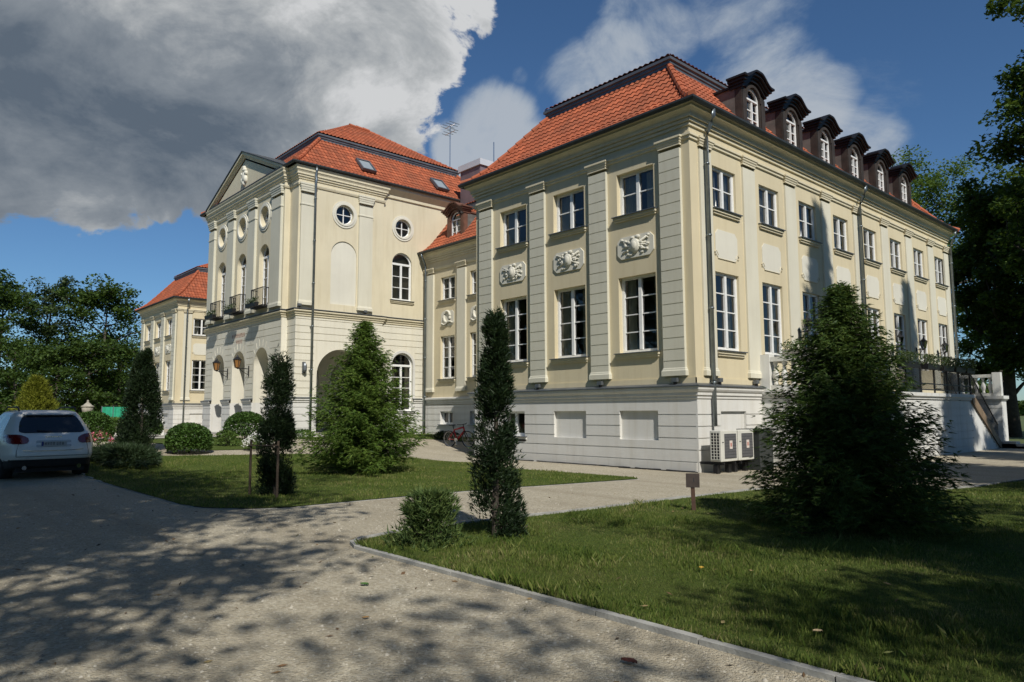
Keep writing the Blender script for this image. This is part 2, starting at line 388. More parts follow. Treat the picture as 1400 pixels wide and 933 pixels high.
def window(fr, uc, w, z0, z1, rows, d=-0.17, arch=False, curtain='sides', parent=palace, sill=True, cols=2, tilt=False, transom=None, sill_mat=None, fw=0.075, mw=0.055):
    mb = MB(); u0, u1 = uc - w / 2, uc + w / 2; r = w / 2; zt = z1 - r if arch else z1
    e0, e1 = d - 0.035, d + 0.04
    fr.box(mb, u0, u0 + fw, z0, zt, e0, e1); fr.box(mb, u1 - fw, u1, z0, zt, e0, e1)
    fr.box(mb, u0 + fw, u1 - fw, z0, z0 + fw * 1.3, e0, e1)
    def arc(ra, rb, n=14):
        for k in range(n):
            a, b = PI * k / n, PI * (k + 1) / n
            q = [(uc + R * math.cos(t), zt + R * math.sin(t)) for R, t in ((ra, a), (rb, a), (rb, b), (ra, b))]
            mb.hexa([fr.p(*q[0], e0), fr.p(*q[1], e0), fr.p(*q[2], e0), fr.p(*q[3], e0), fr.p(*q[0], e1), fr.p(*q[1], e1), fr.p(*q[2], e1), fr.p(*q[3], e1)])
    if arch:
        arc(r, r - fw); fr.box(mb, u0 + fw, u1 - fw, zt - min(.06, mw), zt + min(.06, mw), e0, e1 + 0.02)
    else: fr.box(mb, u0 + fw, u1 - fw, z1 - fw, z1, e0, e1)
    ztop = zt - 0.06 if arch else z1 - fw
    zb = z0 + fw * 1.3
    fr.box(mb, uc - mw, uc + mw, zb, ztop, e0, e1 + 0.012)
    t = 0.016
    for k in range(1, rows):
        z = zb + (ztop - zb) * k / rows; tt = 0.05 if transom == k else t
        fr.box(mb, u0 + fw, uc - mw, z - tt, z + tt, d - 0.02, d + 0.022); fr.box(mb, uc + mw, u1 - fw, z - tt, z + tt, d - 0.02, d + 0.022)
    for s in (-1, 1):   # casement stiles
        a = uc + s * (w / 2 - fw); b = a - s * 0.03; fr.box(mb, min(a, b), max(a, b), zb, ztop, d - 0.015, d + 0.03)
    if tilt:            # an inward tilted left casement seen as a leaning white stile
        mb.tube([fr.p(uc - 0.30, zb, d - 0.01), fr.p(uc - 0.16, ztop, d - 0.14)], 0.026, 4)
    wo = mb.build('window', M['frame'], parent)
    g = MB()
    pts = [(u0, z0), (u1, z0), (u1, zt)] + ([(uc + r * math.cos(PI * k / 14), zt + r * math.sin(PI * k / 14)) for k in range(1, 14)] if arch else []) + [(u0, zt)]
    g.face([fr.p(u, z, d - 0.012) for u, z in pts]); g.build('glass', M['glass'], wo)
    if curtain:
        c = MB(); rnd = random.Random(int(uc * 100) + int(z0 * 31))
        spans = {'sides': [(u0 + 0.05, u0 + w * rnd.uniform(.26, .42)), (u1 - w * rnd.uniform(.18, .40), u1 - 0.05)], 'left': [(u0 + 0.05, u0 + w * .36)], 'net': [(u0 + 0.04, u1 - 0.04)]}[curtain]
        for a, b in spans:
            n = max(8, int((b - a) / 0.025)); pr = None
            for k in range(n + 1):
                u = a + (b - a) * k / n; dd = d - 0.17 + 0.035 * math.sin(u * 62 + z0) + 0.015 * math.sin(u * 23)
                cu = (fr.p(u, z0 + 0.03, dd), fr.p(u, z1 - 0.06 if not arch else zt, dd))
                if pr: c.face([pr[0], cu[0], cu[1], pr[1]])
                pr = cu
        c.build('curtain', M['curtain'], wo)
    if sill:
        s = MB(); a, b = u0 - 0.12, u1 + 0.12
        fr.box(s, a + 0.05, b - 0.05, z0 - 0.17, z0 - 0.11, 0.002, 0.06); fr.box(s, a + 0.02, b - 0.02, z0 - 0.108, z0 - 0.032, 0.002, 0.10)
        s.cur = 1; fr.box(s, a, b, z0 - 0.03, z0 - 0.004, -0.12, 0.15)
        s.build('sill', [sill_mat or M['trim'], M['zinc']], wo)
    return wo

def pilaster(fr, uc, w, z0, z1, proud, mat, grooves=0, base=0.0, cap=True, zb=None, parent=palace, tall_cap=False, ground=True):
    mb = MB(); u0, u1 = uc - w / 2, uc + w / 2
    items = []
    if grooves:
        z = z0 + grooves
        while z < z1 - 0.1: items.append((u0, u1, z - 0.012, z + 0.012, 'd', -0.02)); z += grooves
    relief(mb, fr, u0, u1, z0, z1, items, base + proud)
    for u in (u0, u1): mb.face([fr.p(u, z0, base - 0.01), fr.p(u, z1, base - 0.01), fr.p(u, z1, base + proud), fr.p(u, z0, base + proud)])
    po = mb.build('pilaster', mat, parent)
    path = [fr.p(u0, 0, base - 0.005), fr.p(u0, 0, base + proud), fr.p(u1, 0, base + proud), fr.p(u1, 0, base - 0.005)]
    if cap:
        c = MB(); k = 1.6 if tall_cap else 1.0; z = z1
        molding(c, path, [(0.001, z + .08 * k), (.018, z + .09 * k), (.018, z + .15 * k), (.035, z + .16 * k), (.04, z + .20 * k), (.065, z + .235 * k), (.065, z + .28 * k), (.09, z + .295 * k), (.09, z + .35 * k), (0.001, z + .37 * k)])
        if tall_cap: nk = MB(); molding(nk, path, [(0.001, z - 0.55), (.03, z - 0.53), (.03, z - .47), (0.001, z - .45)]); nk.build('capital_neck', mat, po)
        c.build('capital', M['trim'] if not tall_cap else mat, po)
    if ground:
        b = MB(); z = z0
        molding(b, path, [(0.001, z + 0.13), (.018, z + .10), (.022, z + .07), (.045, z + .04), (.045, z - 0.10), (0.001, z - 0.10)])
        b.build('pilaster_base', mat, po)
    return po

def slope(cA, cB, prof, rows=0.33, col=0.225, tiled=True, cutA=True, cutB=True, name='roof', parent=None, mat=None, amp=0.032, lip=0.03):
    """one roof slope over the eave wall line cA->cB (inside lies to the left of travel). prof [(inset, z)]. real pantile relief, hips cut at 45 degrees"""
    A = Vector((cA[0], cA[1], 0)); B = Vector((cB[0], cB[1], 0)); a = (B - A).normalized(); n = Vector((-a.y, a.x, 0)); L = (B - A).length
    P = [Vector((p[0], p[1])) for p in prof]; seg = [0]
    for i in range(1, len(P)): seg.append(seg[-1] + (P[i] - P[i - 1]).length)
    def at(t):
        t = min(max(t, 0), seg[-1] - 1e-6)
        for i in range(1, len(P)):
            if t <= seg[i]:
                f = (t - seg[i - 1]) / (seg[i] - seg[i - 1]); d = (P[i] - P[i - 1]).normalized(); return P[i - 1].lerp(P[i], f), Vector((-d.y, d.x))
        return P[-1], Vector((0, 1))
    ext = max(0.0, -P[0].x) if cutA or cutB else 0
    s0, s1 = (-ext if cutA else 0), L + (ext if cutB else 0)
    if tiled:
        nc = int(math.ceil((s1 - s0) / col)); sub = 4
        ss = [s0 + col * (c + k / sub) for c in range(nc) for k in range(sub)] + [s0 + col * nc]
        wave = [amp * (0.9, 0.25, -0.55, 0.25)[k] for c in range(nc) for k in range(sub)] + [amp * .9]
        ts = []; t = 0.0; r = 0
        while t < seg[-1] - 0.02:
            t2 = min(t + rows, seg[-1]); ts += [(t, lip, r), (t2 - 0.004, 0.0, r)]; t = t2; r += 1
        uv_r = [q[2] for q in ts]
    else:
        nc = 1; sub = 1; ss = [s0, s1]; wave = [0, 0]; ts = [(q, 0, i) for i, q in enumerate(seg)]
    V = np.zeros((len(ts), len(ss), 3)); SS = np.array(ss); WW = np.array(wave)
    for j, (t, h, r) in enumerate(ts):
        p, nn = at(t); hh = WW + h
        base = A + n * p.x
        V[j, :, 0] = base.x + a.x * SS + n.x * nn.x * hh; V[j, :, 1] = base.y + a.y * SS + n.y * nn.x * hh; V[j, :, 2] = p.y + nn.y * hh
    ns = len(ss); ids = np.arange(len(ts) * ns).reshape(len(ts), ns)
    F = np.stack([ids[:-1, :-1], ids[:-1, 1:], ids[1:, 1:], ids[1:, :-1]], -1).reshape(-1, 4)
    me = bpy.data.meshes.new(name); me.from_pydata(V.reshape(-1, 3).tolist(), [], F.tolist())
    if tiled:
        uvl = me.uv_layers.new(name='UVMap'); nq = ns - 1
        fi = np.arange(len(F)); cc = (fi % nq) // sub; rr = np.array(uv_r)[fi // nq]
        # offset alternate the column half tile for a natural bond
        uv = np.repeat(np.stack([cc + 0.5 + 131 * (abs(int(cA[0] * 7 + cA[1])) % 17), rr + 0.5], -1), 4, 0)
        uvl.data.foreach_set('uv', uv.astype(np.float32).ravel())
    bm = bmesh.new(); bm.from_mesh(me)
    for flag, c, no in ((cutA, A, a - n), (cutB, B, -a - n)):
        if flag: bmesh.ops.bisect_plane(bm, geom=bm.verts[:] + bm.edges[:] + bm.faces[:], plane_co=c, plane_no=no.normalized(), clear_inner=True)
    bm.to_mesh(me); bm.free()
    me.materials.append(mat or M['tile'])
    o = bpy.data.objects.new(name, me); COL.objects.link(o)
    if parent: o.parent = parent
    return o

def hip_caps(mb, corner, dirv, prof, r=0.10):
    pts = [Vector((corner[0] + dirv[0] * i, corner[1] + dirv[1] * i, z + 0.05)) for i, z in prof]
    for a, b in zip(pts, pts[1:]):
        L = (b - a).length; n = max(1, int(L / 0.36))
        for k in range(n):
            p, q = a.lerp(b, k / n), a.lerp(b, min(1.0, (k + 1.15) / n)); mb.tube([p, q], [r * 1.2, r * 0.88], 8)

def hip_roof(rect, low, up, band, tiled=(1, 1, 1, 1), parent=palace):
    """mansard: rect (x0,y0,x1,y1) wall lines. faces order: front, right, back, left"""
    x0, y0, x1, y1 = rect; C = [(x0, y0), (x1, y0), (x1, y1), (x0, y1)]
    root = slope(C[0], C[1], low, tiled=tiled[0], name='roof', parent=parent)
    for i in (1, 2, 3): slope(C[i], C[(i + 1) % 4], low, tiled=tiled[i], name='roof_slope', parent=root)
    for i in range(4): slope(C[i], C[(i + 1) % 4], up, tiled=tiled[i], name='upper_roof_slope', parent=root)
    k = low[-1][0]; f = MB(); z = band
    molding(f, [(x0 + k, y0 + k), (x1 - k, y0 + k), (x1 - k, y1 - k), (x0 + k, y1 - k)],
            [(-.02, z), (.06, z), (.06, z + .09), (.10, z + .11), (.10, z + .2), (.16, z + .22), (.16, z + .31), (.05, z + .35), (-.1, z + .36)], closed=True)
    f.build('roof_fascia', M['fascia'], root)
    h = MB(); m = (x1 - x0) / 2
    for cx_, cy_, dx, dy in ((x0, y0, 1, 1), (x1, y0, -1, 1), (x1, y1, -1, -1), (x0, y1, 1, -1)):
        hip_caps(h, (cx_, cy_), (dx, dy), low); hip_caps(h, (cx_, cy_), (dx, dy), [(up[0][0] + .25, up[0][1] + .02), (up[1][0], up[1][1] - .03)], .085)
    xm = (x0 + x1) / 2; zr = up[-1][1]; ir = up[-1][0]
    if y1 - y0 > 2 * ir + 0.2: hip_caps(h, (xm, y0 + ir), (0, 1), [(0, zr), (y1 - y0 - 2 * ir, zr)], 0.12)
    h.build('ridge_tiles', M['tile'], root)
    return root

CORN = [(0.0, 9.80), (.055, 9.80), (.055, 9.88), (.035, 9.885), (.035, 9.905), (.11, 9.905), (.11, 9.985), (.085, 9.99), (.085, 10.01), (.165, 10.01), (.165, 10.09), (.15, 10.10), (.19, 10.16), (.27, 10.21), (.32, 10.22), (.32, 10.29), (.36, 10.34), (.38, 10.38), (0, 10.42)]
def gutter(path, z, closed=False, parent=palace):
    g = MB(); molding(g, path, [(.34, z), (.38, z - .09), (.46, z - .11), (.51, z - .04), (.51, z + .02), (.485, z + .02), (.475, z - .03), (.385, z - .05), (.36, z + .02)], closed)
    return g.build('gutter', M['gutter'], parent)
def downpipe(fr, u, ztop, zbot, d=0.17, out=0.43, parent=palace, r=0.06):
    mb = MB(); mb.tube([fr.p(u, ztop, out), fr.p(u, ztop - .22, out), fr.p(u, ztop - .42, out - .10), fr.p(u, ztop - .62, d + .06), fr.p(u, ztop - .82, d), fr.p(u, zbot, d)], r, 10)
    z = ztop - 1.6
    while z > zbot + .4: mb.tube([fr.p(u, z, d), fr.p(u, z + .05, d)], r * 1.25, 10); fr.box(mb, u - .02, u + .02, z, z + .04, 0.0, d - .05); z -= 2.1
    return mb.build('downpipe', M['pipe'], parent, smooth=True)

BELT = [(.06, 2.0), (.09, 2.02), (.09, 2.09), (.13, 2.11), (.13, 2.19), (.17, 2.22), (.20, 2.27), (.20, 2.345)]
LOW = [(-.42, 10.40), (-.1, 10.56), (.35, 10.95), (.9, 11.60), (2.0, 12.96)]
UP = [(1.86, 13.29), (4.8, 14.62)]

def panel_shape(mb, fr, uc, zc, w, h, d):
    c = 0.14; q = [(-w/2, -h/2 + c), (-w/2 + c*.5, -h/2 + c*.5), (-w/2 + c, -h/2), (w/2 - c, -h/2), (w/2 - c*.5, -h/2 + c*.5), (w/2, -h/2 + c), (w/2, h/2 - c), (w/2 - c*.5, h/2 - c*.5), (w/2 - c, h/2), (-w/2 + c, h/2), (-w/2 + c*.5, h/2 - c*.5), (-w/2, h/2 - c)]
    f = [fr.p(uc + a, zc + b, d) for a, b in q]; k = [fr.p(uc + a, zc + b, 0.0) for a, b in q]
    mb.face(f)
    for i in range(len(q)): mb.face([k[i], k[(i + 1) % len(q)], f[(i + 1) % len(q)], f[i]])
def trophy(fr, uc, zc, s, seed):
    """shield over crossed arms and leaves, in relief"""
    R = random.Random(seed); mb = MB()
    def blob(u, z, d, ru, rz, rd):
        b = len(mb.v); mb.ball((0, 0, 0), 1.0, 10, 6)
        for i in range(b, len(mb.v)):
            x, y, q = mb.v[i]; mb.v[i] = tuple(fr.p(uc + u + x * ru, zc + z + q * rz, .03 + (d + y * rd) * .62))
    blob(0, 0, .06, .21 * s, .25 * s, .10); blob(0, 0, .10, .13 * s, .17 * s, .10)
    for sg in (-1, 1):
        mb.tube([fr.p(uc - sg * .52 * s, zc - .2 * s, .05), fr.p(uc + sg * .52 * s, zc + .24 * s, .06)], .035 * s, 6)
        mb.tube([fr.p(uc - sg * .5 * s, zc - .02 * s, .05), fr.p(uc + sg * .45 * s, zc + .06 * s, .05)], .028 * s, 6)
        for _ in range(9):
            u = sg * R.uniform(.24, .54) * s; blob(u, R.uniform(-.26, .27) * s, .05, R.uniform(.03, .075) * s, R.uniform(.03, .06) * s, .05)
    for _ in range(7): blob(R.uniform(-.3, .3) * s, -.27 * s + R.uniform(-.03, .03), .04, .07 * s, .035 * s, .04)
    blob(.12 * s, .28 * s, .06, .1 * s, .07 * s, .06); blob(-.1 * s, .27 * s, .05, .09 * s, .05 * s, .05)
    return mb

WIN_F = (-1.97, -4.745, -7.5); PIL_F = (-0.64, -3.4, -6.17, -8.95)
WIN_R = tuple(1.78 + 2.68 * k for k in range(8)); PIL_R = (0.72, 3.14, 5.83, 8.5, 11.2, 13.88, 16.55, 19.25, 21.45)
GRO = [.28, .605, .925, 1.25, 1.575]

def wing(X, L, zg, detail):
    W = 9.6; ff = Fr((X, 0, 0), (1, 0, 0), (0, -1, 0)); rf = Fr((X, 0, 0), (0, 1, 0), (1, 0, 0)); vis = WIN_R if detail else WIN_R[:2]
    mb = MB(); items = [(-W, 0, g - .014, g + .014, 'd', -.028) for g in GRO] + [(-W, 0, -.5, .265, 'd', .03)]
    for i, c in enumerate(WIN_F):
        items.append((c - .71, c + .71, .84, 1.69, 'd', -.11) if i < 2 else (c - .63, c + .63, .84, 1.69, 'o', .3))
    relief(mb, ff, -W, 0.06, -.5, 2.02, items, .06)
    it = [(-1, L, g - .014, g + .014, 'd', -.028) for g in GRO] + [(0.09, L, -.5, .265, 'd', .03)]
    for c in vis: it.append((c - .68, c + .68, 1.05, 1.66, 'd', -.08))
    relief(mb, rf, -.06, L, -.5, 2.02, it, .06)
    mb.box((X - W, 0.05, -.5), (X - W - .06, L, 2.02)); mb.face([(X, L, -.5), (X - W, L, -.5), (X - W, L, 2.02), (X, L, 2.02)])
    mb.build('plinth', M['white'], palace)
    window(ff, WIN_F[2], 1.26, .84, 1.69, 1, curtain=None, sill=True, sill_mat=M['white'])
    path = [(X - W, L), (X - W, 0), (X, 0), (X, L)]
    b = MB(); molding(b, path, BELT); b.build('belt_course', M['white'], palace)
    b = MB(); molding(b, path, [(.0, 2.352), (.24, 2.352), (.24, 2.385), (.02, 2.45), (0, 2.45)]); b.build('ledge_flashing', M['zinc'], palace)
    # upper walls
    mb = MB()
    it = [(c - .7, c + .7, z0, z1, 'o', .30) for c in WIN_F for z0, z1 in ((3.42, 5.74), (7.65, 9.0))]
    relief(mb, ff, -W, 0, 2.02, 10.45, [(-W, 0, 2.4, 2.6, 'd', .03)] + it, 0)
    it = [(c - .64, c + .64, z0, z1, 'o', .30) for c in vis for z0, z1 in ((3.42, 5.72), (7.6, 8.9))]
    relief(mb, rf, 0, L, 2.02, 10.45, [(0, L, 2.4, 2.6, 'd', .03)] + it, 0)
    mb.face([(X - W, 0, 2.0), (X - W, L, 2.0), (X - W, L, 10.45), (X - W, 0, 10.45)]); mb.face([(X, L, 2.0), (X - W, L, 2.0), (X - W, L, 10.45), (X, L, 10.45)])
    mb.build('wall', M['cream'], palace)
    fl = MB(); fl.box((X - W + .4, .4, 6.3), (X - .4, L - .4, 6.5)); fl.box((X - W + .4, .4, 2.3), (X - .4, L - .4, 2.5)); fl.box((X - W + .4, .4, 9.6), (X - .4, L - .4, 9.8)); fl.box((X - W + 3.5, 3.6, 2.5), (X - 3.6, L - 3.6, 9.6)); fl.build('interior', M['inside'], palace)
    for i, c in enumerate(WIN_F):
        window(ff, c, 1.4, 3.42, 5.74, 4, d=-.2, curtain=('sides', 'sides', 'left')[i]); window(ff, c, 1.4, 7.65, 9.0, 2, d=-.2, curtain=('sides', 'left', 'left')[i])
        p = MB(); panel_shape(p, ff, c, 6.63, 1.36, .68, .04); po = p.build('relief_panel', M['panel'], palace)
        trophy(ff, c, 6.64, .92, 11 + i).build('trophy_ornament', M['panel'], po, smooth=True)
    for i, c in enumerate(vis):
        low_rows = 4
        door = detail and i in (2, 5, 6)
        window(rf, c, 1.28, 2.62 if door else 3.42, 5.72, 5 if door else 4, d=-.12, curtain=('sides', 'sides', 'sides', None)[i % 4] if not door else None, sill=not door, transom=3 if door else None)
        window(rf, c, 1.28, 7.6, 8.9, 2, d=-.12, curtain='net' if i in (1, 3, 5, 7) else 'sides', tilt=i in (0, 2))
        p = MB(); panel_shape(p, rf, c, 6.56, 1.2, .86, .018); po = p.build('blank_panel', M['panel'], palace)
        s = MB()
        for sg in (-1, 1):
            pts = [rf.p(c + sg * (.60 - .1 * t * math.cos(t * 5)), 6.25 - .1 * t * math.sin(t * 5) , .02) for t in (1.3, 1.0, .75, .5, .3)]
            s.tube(pts, .016, 5)
        s.tube([rf.p(c - .48, 6.125, .015), rf.p(c + .48, 6.125, .015)], .014, 5); s.build('scroll_ornament', M['trim'], po)
    for c in PIL_F: pilaster(ff, c, .72, 2.76, 9.2, .10, M['stone'], .325)
    for c in (PIL_R if detail else PIL_R[:3]): pilaster(rf, c, .72 if c > 1 else .6, 2.76, 9.2, .06, M['pale'])
    b = MB(); molding(b, path, [(0.001, 9.40), (.05, 9.42), (.05, 9.49), (.09, 9.51), (.09, 9.57), (0.001, 9.60)]); b.build('string_course', M['trim'], palace)
    c = MB(); molding(c, path, CORN); c.build('cornice', M['trim'], palace)
    gutter([(X - W, L), (X - W, 0), (X, 0), (X, L)], 10.39)
    for u in ((.62, 11.2, 21.72) if detail else (.62,)): downpipe(rf, u, 10.34, 1.25 if u < 1 and detail else (2.5 if detail else .5))
    hip_roof((X - W, 0, X, L), LOW, UP, 12.93, (1, 1, 0, 0))
    return ff, rf

FF, RF = wing(0.0, 21.85, 0.0, True)
FL, RL = wing(-45.15, 16.0, 0.4, False)

# dormers on the long slope
def dormer(fr, uc, z0, inset, wood, hood, zt=12.18, depth=1.9, w=1.46, win_mat='glass'):
    """timber dormer with an eyebrow hood; fr is the wall plane below, inset behind it"""
    b = MB(); d = -inset; a = .41
    fr.box(b, uc - w / 2, uc - a, z0 - .5, zt + .1, d - .25, d); fr.box(b, uc + a, uc + w / 2, z0 - .5, zt + .1, d - .25, d)
    fr.box(b, uc - w / 2 + .02, uc - a - .06, z0, zt, d + .002, d + .035); fr.box(b, uc + a + .06, uc + w / 2 - .02, z0, zt, d + .002, d + .035)
    fr.box(b, uc - a, uc + a, z0 - .5, z0, d - .25, d + .03)
    relief(b, fr, uc - a, uc + a, z0, zt + .46, [(uc - a, uc + a, z0, zt + .24, 'arch', .22)], d - .02)
    for k in range(14):   # carved archivolt over the window
        t0, t1 = PI * k / 14, PI * (k + 1) / 14; zc = zt + .24 - a
        q = [(uc + R * math.cos(t), zc + R * math.sin(t)) for R, t in ((a + .01, t0), (a + .1, t0), (a + .1, t1), (a + .01, t1))]
        b.hexa([fr.p(*p, d - .02) for p in q] + [fr.p(*p, d + .04) for p in q])
    do = b.build('dormer', wood, palace)
    for sg in (-1, 1):
        s = MB(); fr.box(s, min(uc + sg * w / 2, uc + sg * (w / 2 - .08)), max(uc + sg * w / 2, uc + sg * (w / 2 - .08)), z0 - .6, zt + .12, d - depth, d - .252); s.build('dormer_cheek', M['slate'], do)
    h = MB(); n = 28
    def crv(u): 
        x = abs(u); 
        if x > .8: return 0.0
        return .165 * (1 + math.cos(PI * min(1, max(0, x - .12) / .68)))
    for k, (ov, hh, z_a, z_b) in enumerate(((.08, .77, .0, .10), (.14, .82, .1, .18), (.22, .89, .18, .27), (.29, .96, .27, .34))):
        us = [-hh + 2 * hh * i / n for i in range(n + 1)]
        for i in range(n):
            u0, u1 = us[i], us[i + 1]; c0, c1 = crv(u0), crv(u1)
            dk = d - .42
            h.hexa([fr.p(uc + u0, zt + .08 + z_a + c0, dk), fr.p(uc + u1, zt + .08 + z_a + c1, dk), fr.p(uc + u1, zt + .08 + z_a + c1, d + ov), fr.p(uc + u0, zt + .08 + z_a + c0, d + ov),
                    fr.p(uc + u0, zt + .08 + z_b + c0, dk), fr.p(uc + u1, zt + .08 + z_b + c1, dk), fr.p(uc + u1, zt + .08 + z_b + c1, d + ov), fr.p(uc + u0, zt + .08 + z_b + c0, d + ov)])
    h.build('dormer_hood', hood, do)
    rb = MB(); fr.box(rb, uc - w / 2 - .06, uc + w / 2 + .06, zt + .121, zt + .2, d - depth - .3, d - .422); rb.build('dormer_roof', hood, do)
    window(fr, uc, 2 * a, z0, zt + .24, 3, d=d - .10, arch=True, curtain='net' if int(uc * 10) % 3 else None, parent=do, sill=False, fw=.05, mw=.03)
    return do
for k in range(6): dormer(RF, 4.46 + 2.68 * k, 11.0, .42, M['wood'], M['hood'])

# ---- recessed ranges between the blocks
def recess(xa, xb, detail):
    fr = Fr((0, 5.5, 0), (1, 0, 0), (0, -1, 0)); cs = [-18.75 + 2.5 * k for k in range(4)] if detail else []
    mb = MB(); it = [(xa, xb, g - .014, g + .014, 'd', -.028) for g in (.62, .94, 1.26, 1.58, 1.9)]
    relief(mb, fr, xa, xb, -.3, 2.06, it + [(c - .55, c + .55, 1.05, 1.72, 'o', .3) for c in cs], .05); mb.build('plinth', M['white'], palace)
    mb = MB(); relief(mb, fr, xa, xb, 2.06, 10.4, [(c - .62, c + .62, z0, z1, 'o', .3) for c in cs for z0, z1 in ((3.42, 5.68), (7.6, 8.85))], 0); mb.build('wall', M['cream'], palace)
    b = MB(); molding(b, [(xa, 5.5), (xb, 5.5)], [(o - .01, z + .08) for o, z in BELT] + [(0, 2.46)]); b.build('belt_course', M['white'], palace)
    b = MB(); molding(b, [(xa, 5.5), (xb, 5.5)], [(0.001, 9.3), (.05, 9.32), (.09, 9.42), (.09, 9.48), (0.001, 9.5)]); molding(b, [(xa, 5.5), (xb, 5.5)], CORN); b.build('cornice', M['trim'], palace)
    gutter([(xa, 5.5), (xb, 5.5)], 10.39)
    for c in cs:
        window(fr, c, 1.1, 1.05, 1.72, 1, curtain=None, sill_mat=M['white']); window(fr, c, 1.24, 3.42, 5.68, 4, curtain='sides'); window(fr, c, 1.24, 7.6, 8.85, 2, curtain='net')
        p = MB(); panel_shape(p, fr, c, 6.6, 1.1, .8, .02); po = p.build('relief_panel', M['panel'], palace)
        w = MB(); w.tube([fr.p(c + .26 * math.cos(t * PI / 9), 6.68 + .3 * math.sin(t * PI / 9), .05) for t in range(19)], .065, 6)
        for q in range(14): w.tube([fr.p(c - .45 + .9 * q / 13, 6.36 - .06 * math.sin(q * PI / 6.5), .05), fr.p(c - .45 + .9 * (q + .6) / 13, 6.34 - .08 * math.sin(q * PI / 6.5), .09)], .045, 5)
        w.build('wreath_ornament', M['panel'], po, smooth=True)
    for c in ([-20.3, -17.5, -15.0, -12.5] if detail else []): pilaster(fr, c, .7, 2.85, 9.1, .1, M['pale'])
    if detail: downpipe(fr, -20.55, 10.4, .5)
    slope((xa, 5.5), (xb, 5.5), LOW, cutA=False, cutB=False, parent=palace, name='roof', tiled=detail)
    slope((xa, 5.5), (xb, 5.5), UP, cutA=False, cutB=False, parent=palace, name='upper_roof_slope', tiled=detail)
    f = MB(); f.box((xa, 7.4, 12.93), (xb, 7.5, 13.28)); f.build('roof_fascia', M['fascia'], palace)
    bk = MB(); bk.box((xa, 15.5, -.3), (xb, 15.6, 13.2)); bk.face([(xa, 10.3, 14.6), (xb, 10.3, 14.6), (xb, 15.6, 13.2), (xa, 15.6, 13.2)]); bk.box((xa, 8.5, -.3), (xb, 8.6, 10.5)); bk.build('rear_wall', M['cream'], palace)
    return fr
RC = recess(-21.0, -9.4, True); recess(-45.3, -32.8, False)
dormer(RC, -18.75, 11.0, .5, M['copper'], M['copper']); dormer(RC, -13.75, 11.0, .5, M['copper'], M['copper'])
ch = MB()
for k in range(2): pass
ch.hexa([(-20.4, 7.6, 13.0), (-18.6, 7.6, 13.0), (-18.6, 9.2, 13.0), (-20.4, 9.2, 13.0), (-20.4, 7.6, 15.4), (-18.6, 7.6, 15.4), (-18.6, 9.2, 15.4), (-20.4, 9.2, 15.4)])
cho = ch.build('chimney', plain('chimney_sheet', (.20, .15, .16), .5, .2, .2, 2), palace)
cc = MB(); cc.box((-20.5, 7.5, 15.402), (-18.5, 9.3, 15.75)); cc.build('chimney_cap', plain('white_cap_sheet', (.62, .64, .66), .4, .2, .05, 2), cho)

# ---- the tall central block
CS = Fr((-20.9, 0, 0), (0, 1, 0), (1, 0, 0)); CF = Fr((0, -2, 0), (1, 0, 0), (0, -1, 0)); YB = 11.4
AR = (-24.0, -26.95, -29.9)
mb = MB(); gl = [.62, .95, 1.28, 1.61, 1.94]
relief(mb, CF, -32.9, -20.75, -.3, 2.2, [(-31.9, -21.7, -.3, 2.2, 'd', .3)] + [(a, b, g - .014, g + .014, 'd', v) for g in gl for a, b, v in ((-31.9, -21.7, .272), (-32.9, -31.9, -.028), (-21.7, -20.7, -.028))] + [(c - .88, c + .88, -.3, 2.2, 'o', .9) for c in AR], .06)
relief(mb, CS, -2.06, 5.5, -.3, 2.2, [(-2.06, 2.8, -.3, 2.2, 'd', .1)] + [(a, b, g - .014, g + .014, 'd', v) for g in gl for a, b, v in ((-2.06, 2.8, .072), (2.8, 5.5, -.028))] + [(-.85, 1.75, -.3, 2.2, 'o', .5), (3.44, 4.78, 1.75, 2.2, 'o', .3)], .06)
mb.face([(-32.9, -2, -.3), (-32.9, YB, -.3), (-32.9, YB, 2.2), (-32.9, -2, 2.2)])
mb.build('plinth', M['white'], palace)
CP = [(-32.9, 5.5), (-32.9, -2), (-31.9, -2), (-31.9, -2.3), (-21.7, -2.3), (-21.7, -2), (-20.8, -2), (-20.8, 2.8), (-20.9, 2.8), (-20.9, 5.5)]
def path_molding(segs, prof, name, mat):
    b = MB()
    for s in segs: molding(b, s, prof)
    return b.build(name, mat, palace)
ev = [-21.7, -31.9]
cuts = [(-30.78, -29.02), (-27.83, -26.07), (-24.88, -23.12)]
segs = [[(-32.9, 5.5), (-32.9, -2), (-31.9, -2), (-31.9, -2.3), (-30.78, -2.3)], [(-29.02, -2.3), (-27.83, -2.3)], [(-26.07, -2.3), (-24.88, -2.3)], [(-23.12, -2.3), (-21.7, -2.3), (-21.7, -2), (-20.8, -2), (-20.8, -.85)], [(-20.8, 1.75), (-20.8, 2.8), (-20.9, 2.8), (-20.9, 3.44)], [(-20.9, 4.78), (-20.9, 5.5)]]
path_molding(segs, [(.06, 2.16), (.1, 2.18), (.1, 2.25), (.15, 2.28), (.15, 2.36)], 'belt_course', M['white'])
path_molding(segs, [(0, 2.362), (.18, 2.362), (.18, 2.39), (.02, 2.43), (0, 2.43)], 'ledge_flashing', M['zinc'])
gr = [2.52 + .333 * k for k in range(12)]
mb = MB()
keep = []
for g in gr:
    for a, b, v in ((-32.9, -31.9, -.025), (-21.7, -20.7, -.025)): keep.append((a, b, g - .014, g + .014, 'd', v))
    for a, b in ([(-31.9, -21.7)] if g > 5.3 else [(-31.9, -30.95), (-28.9, -27.95), (-25.9, -25.0), (-22.95, -21.7)]): keep.append((a, b, g - .014, g + .014, 'd', .275))
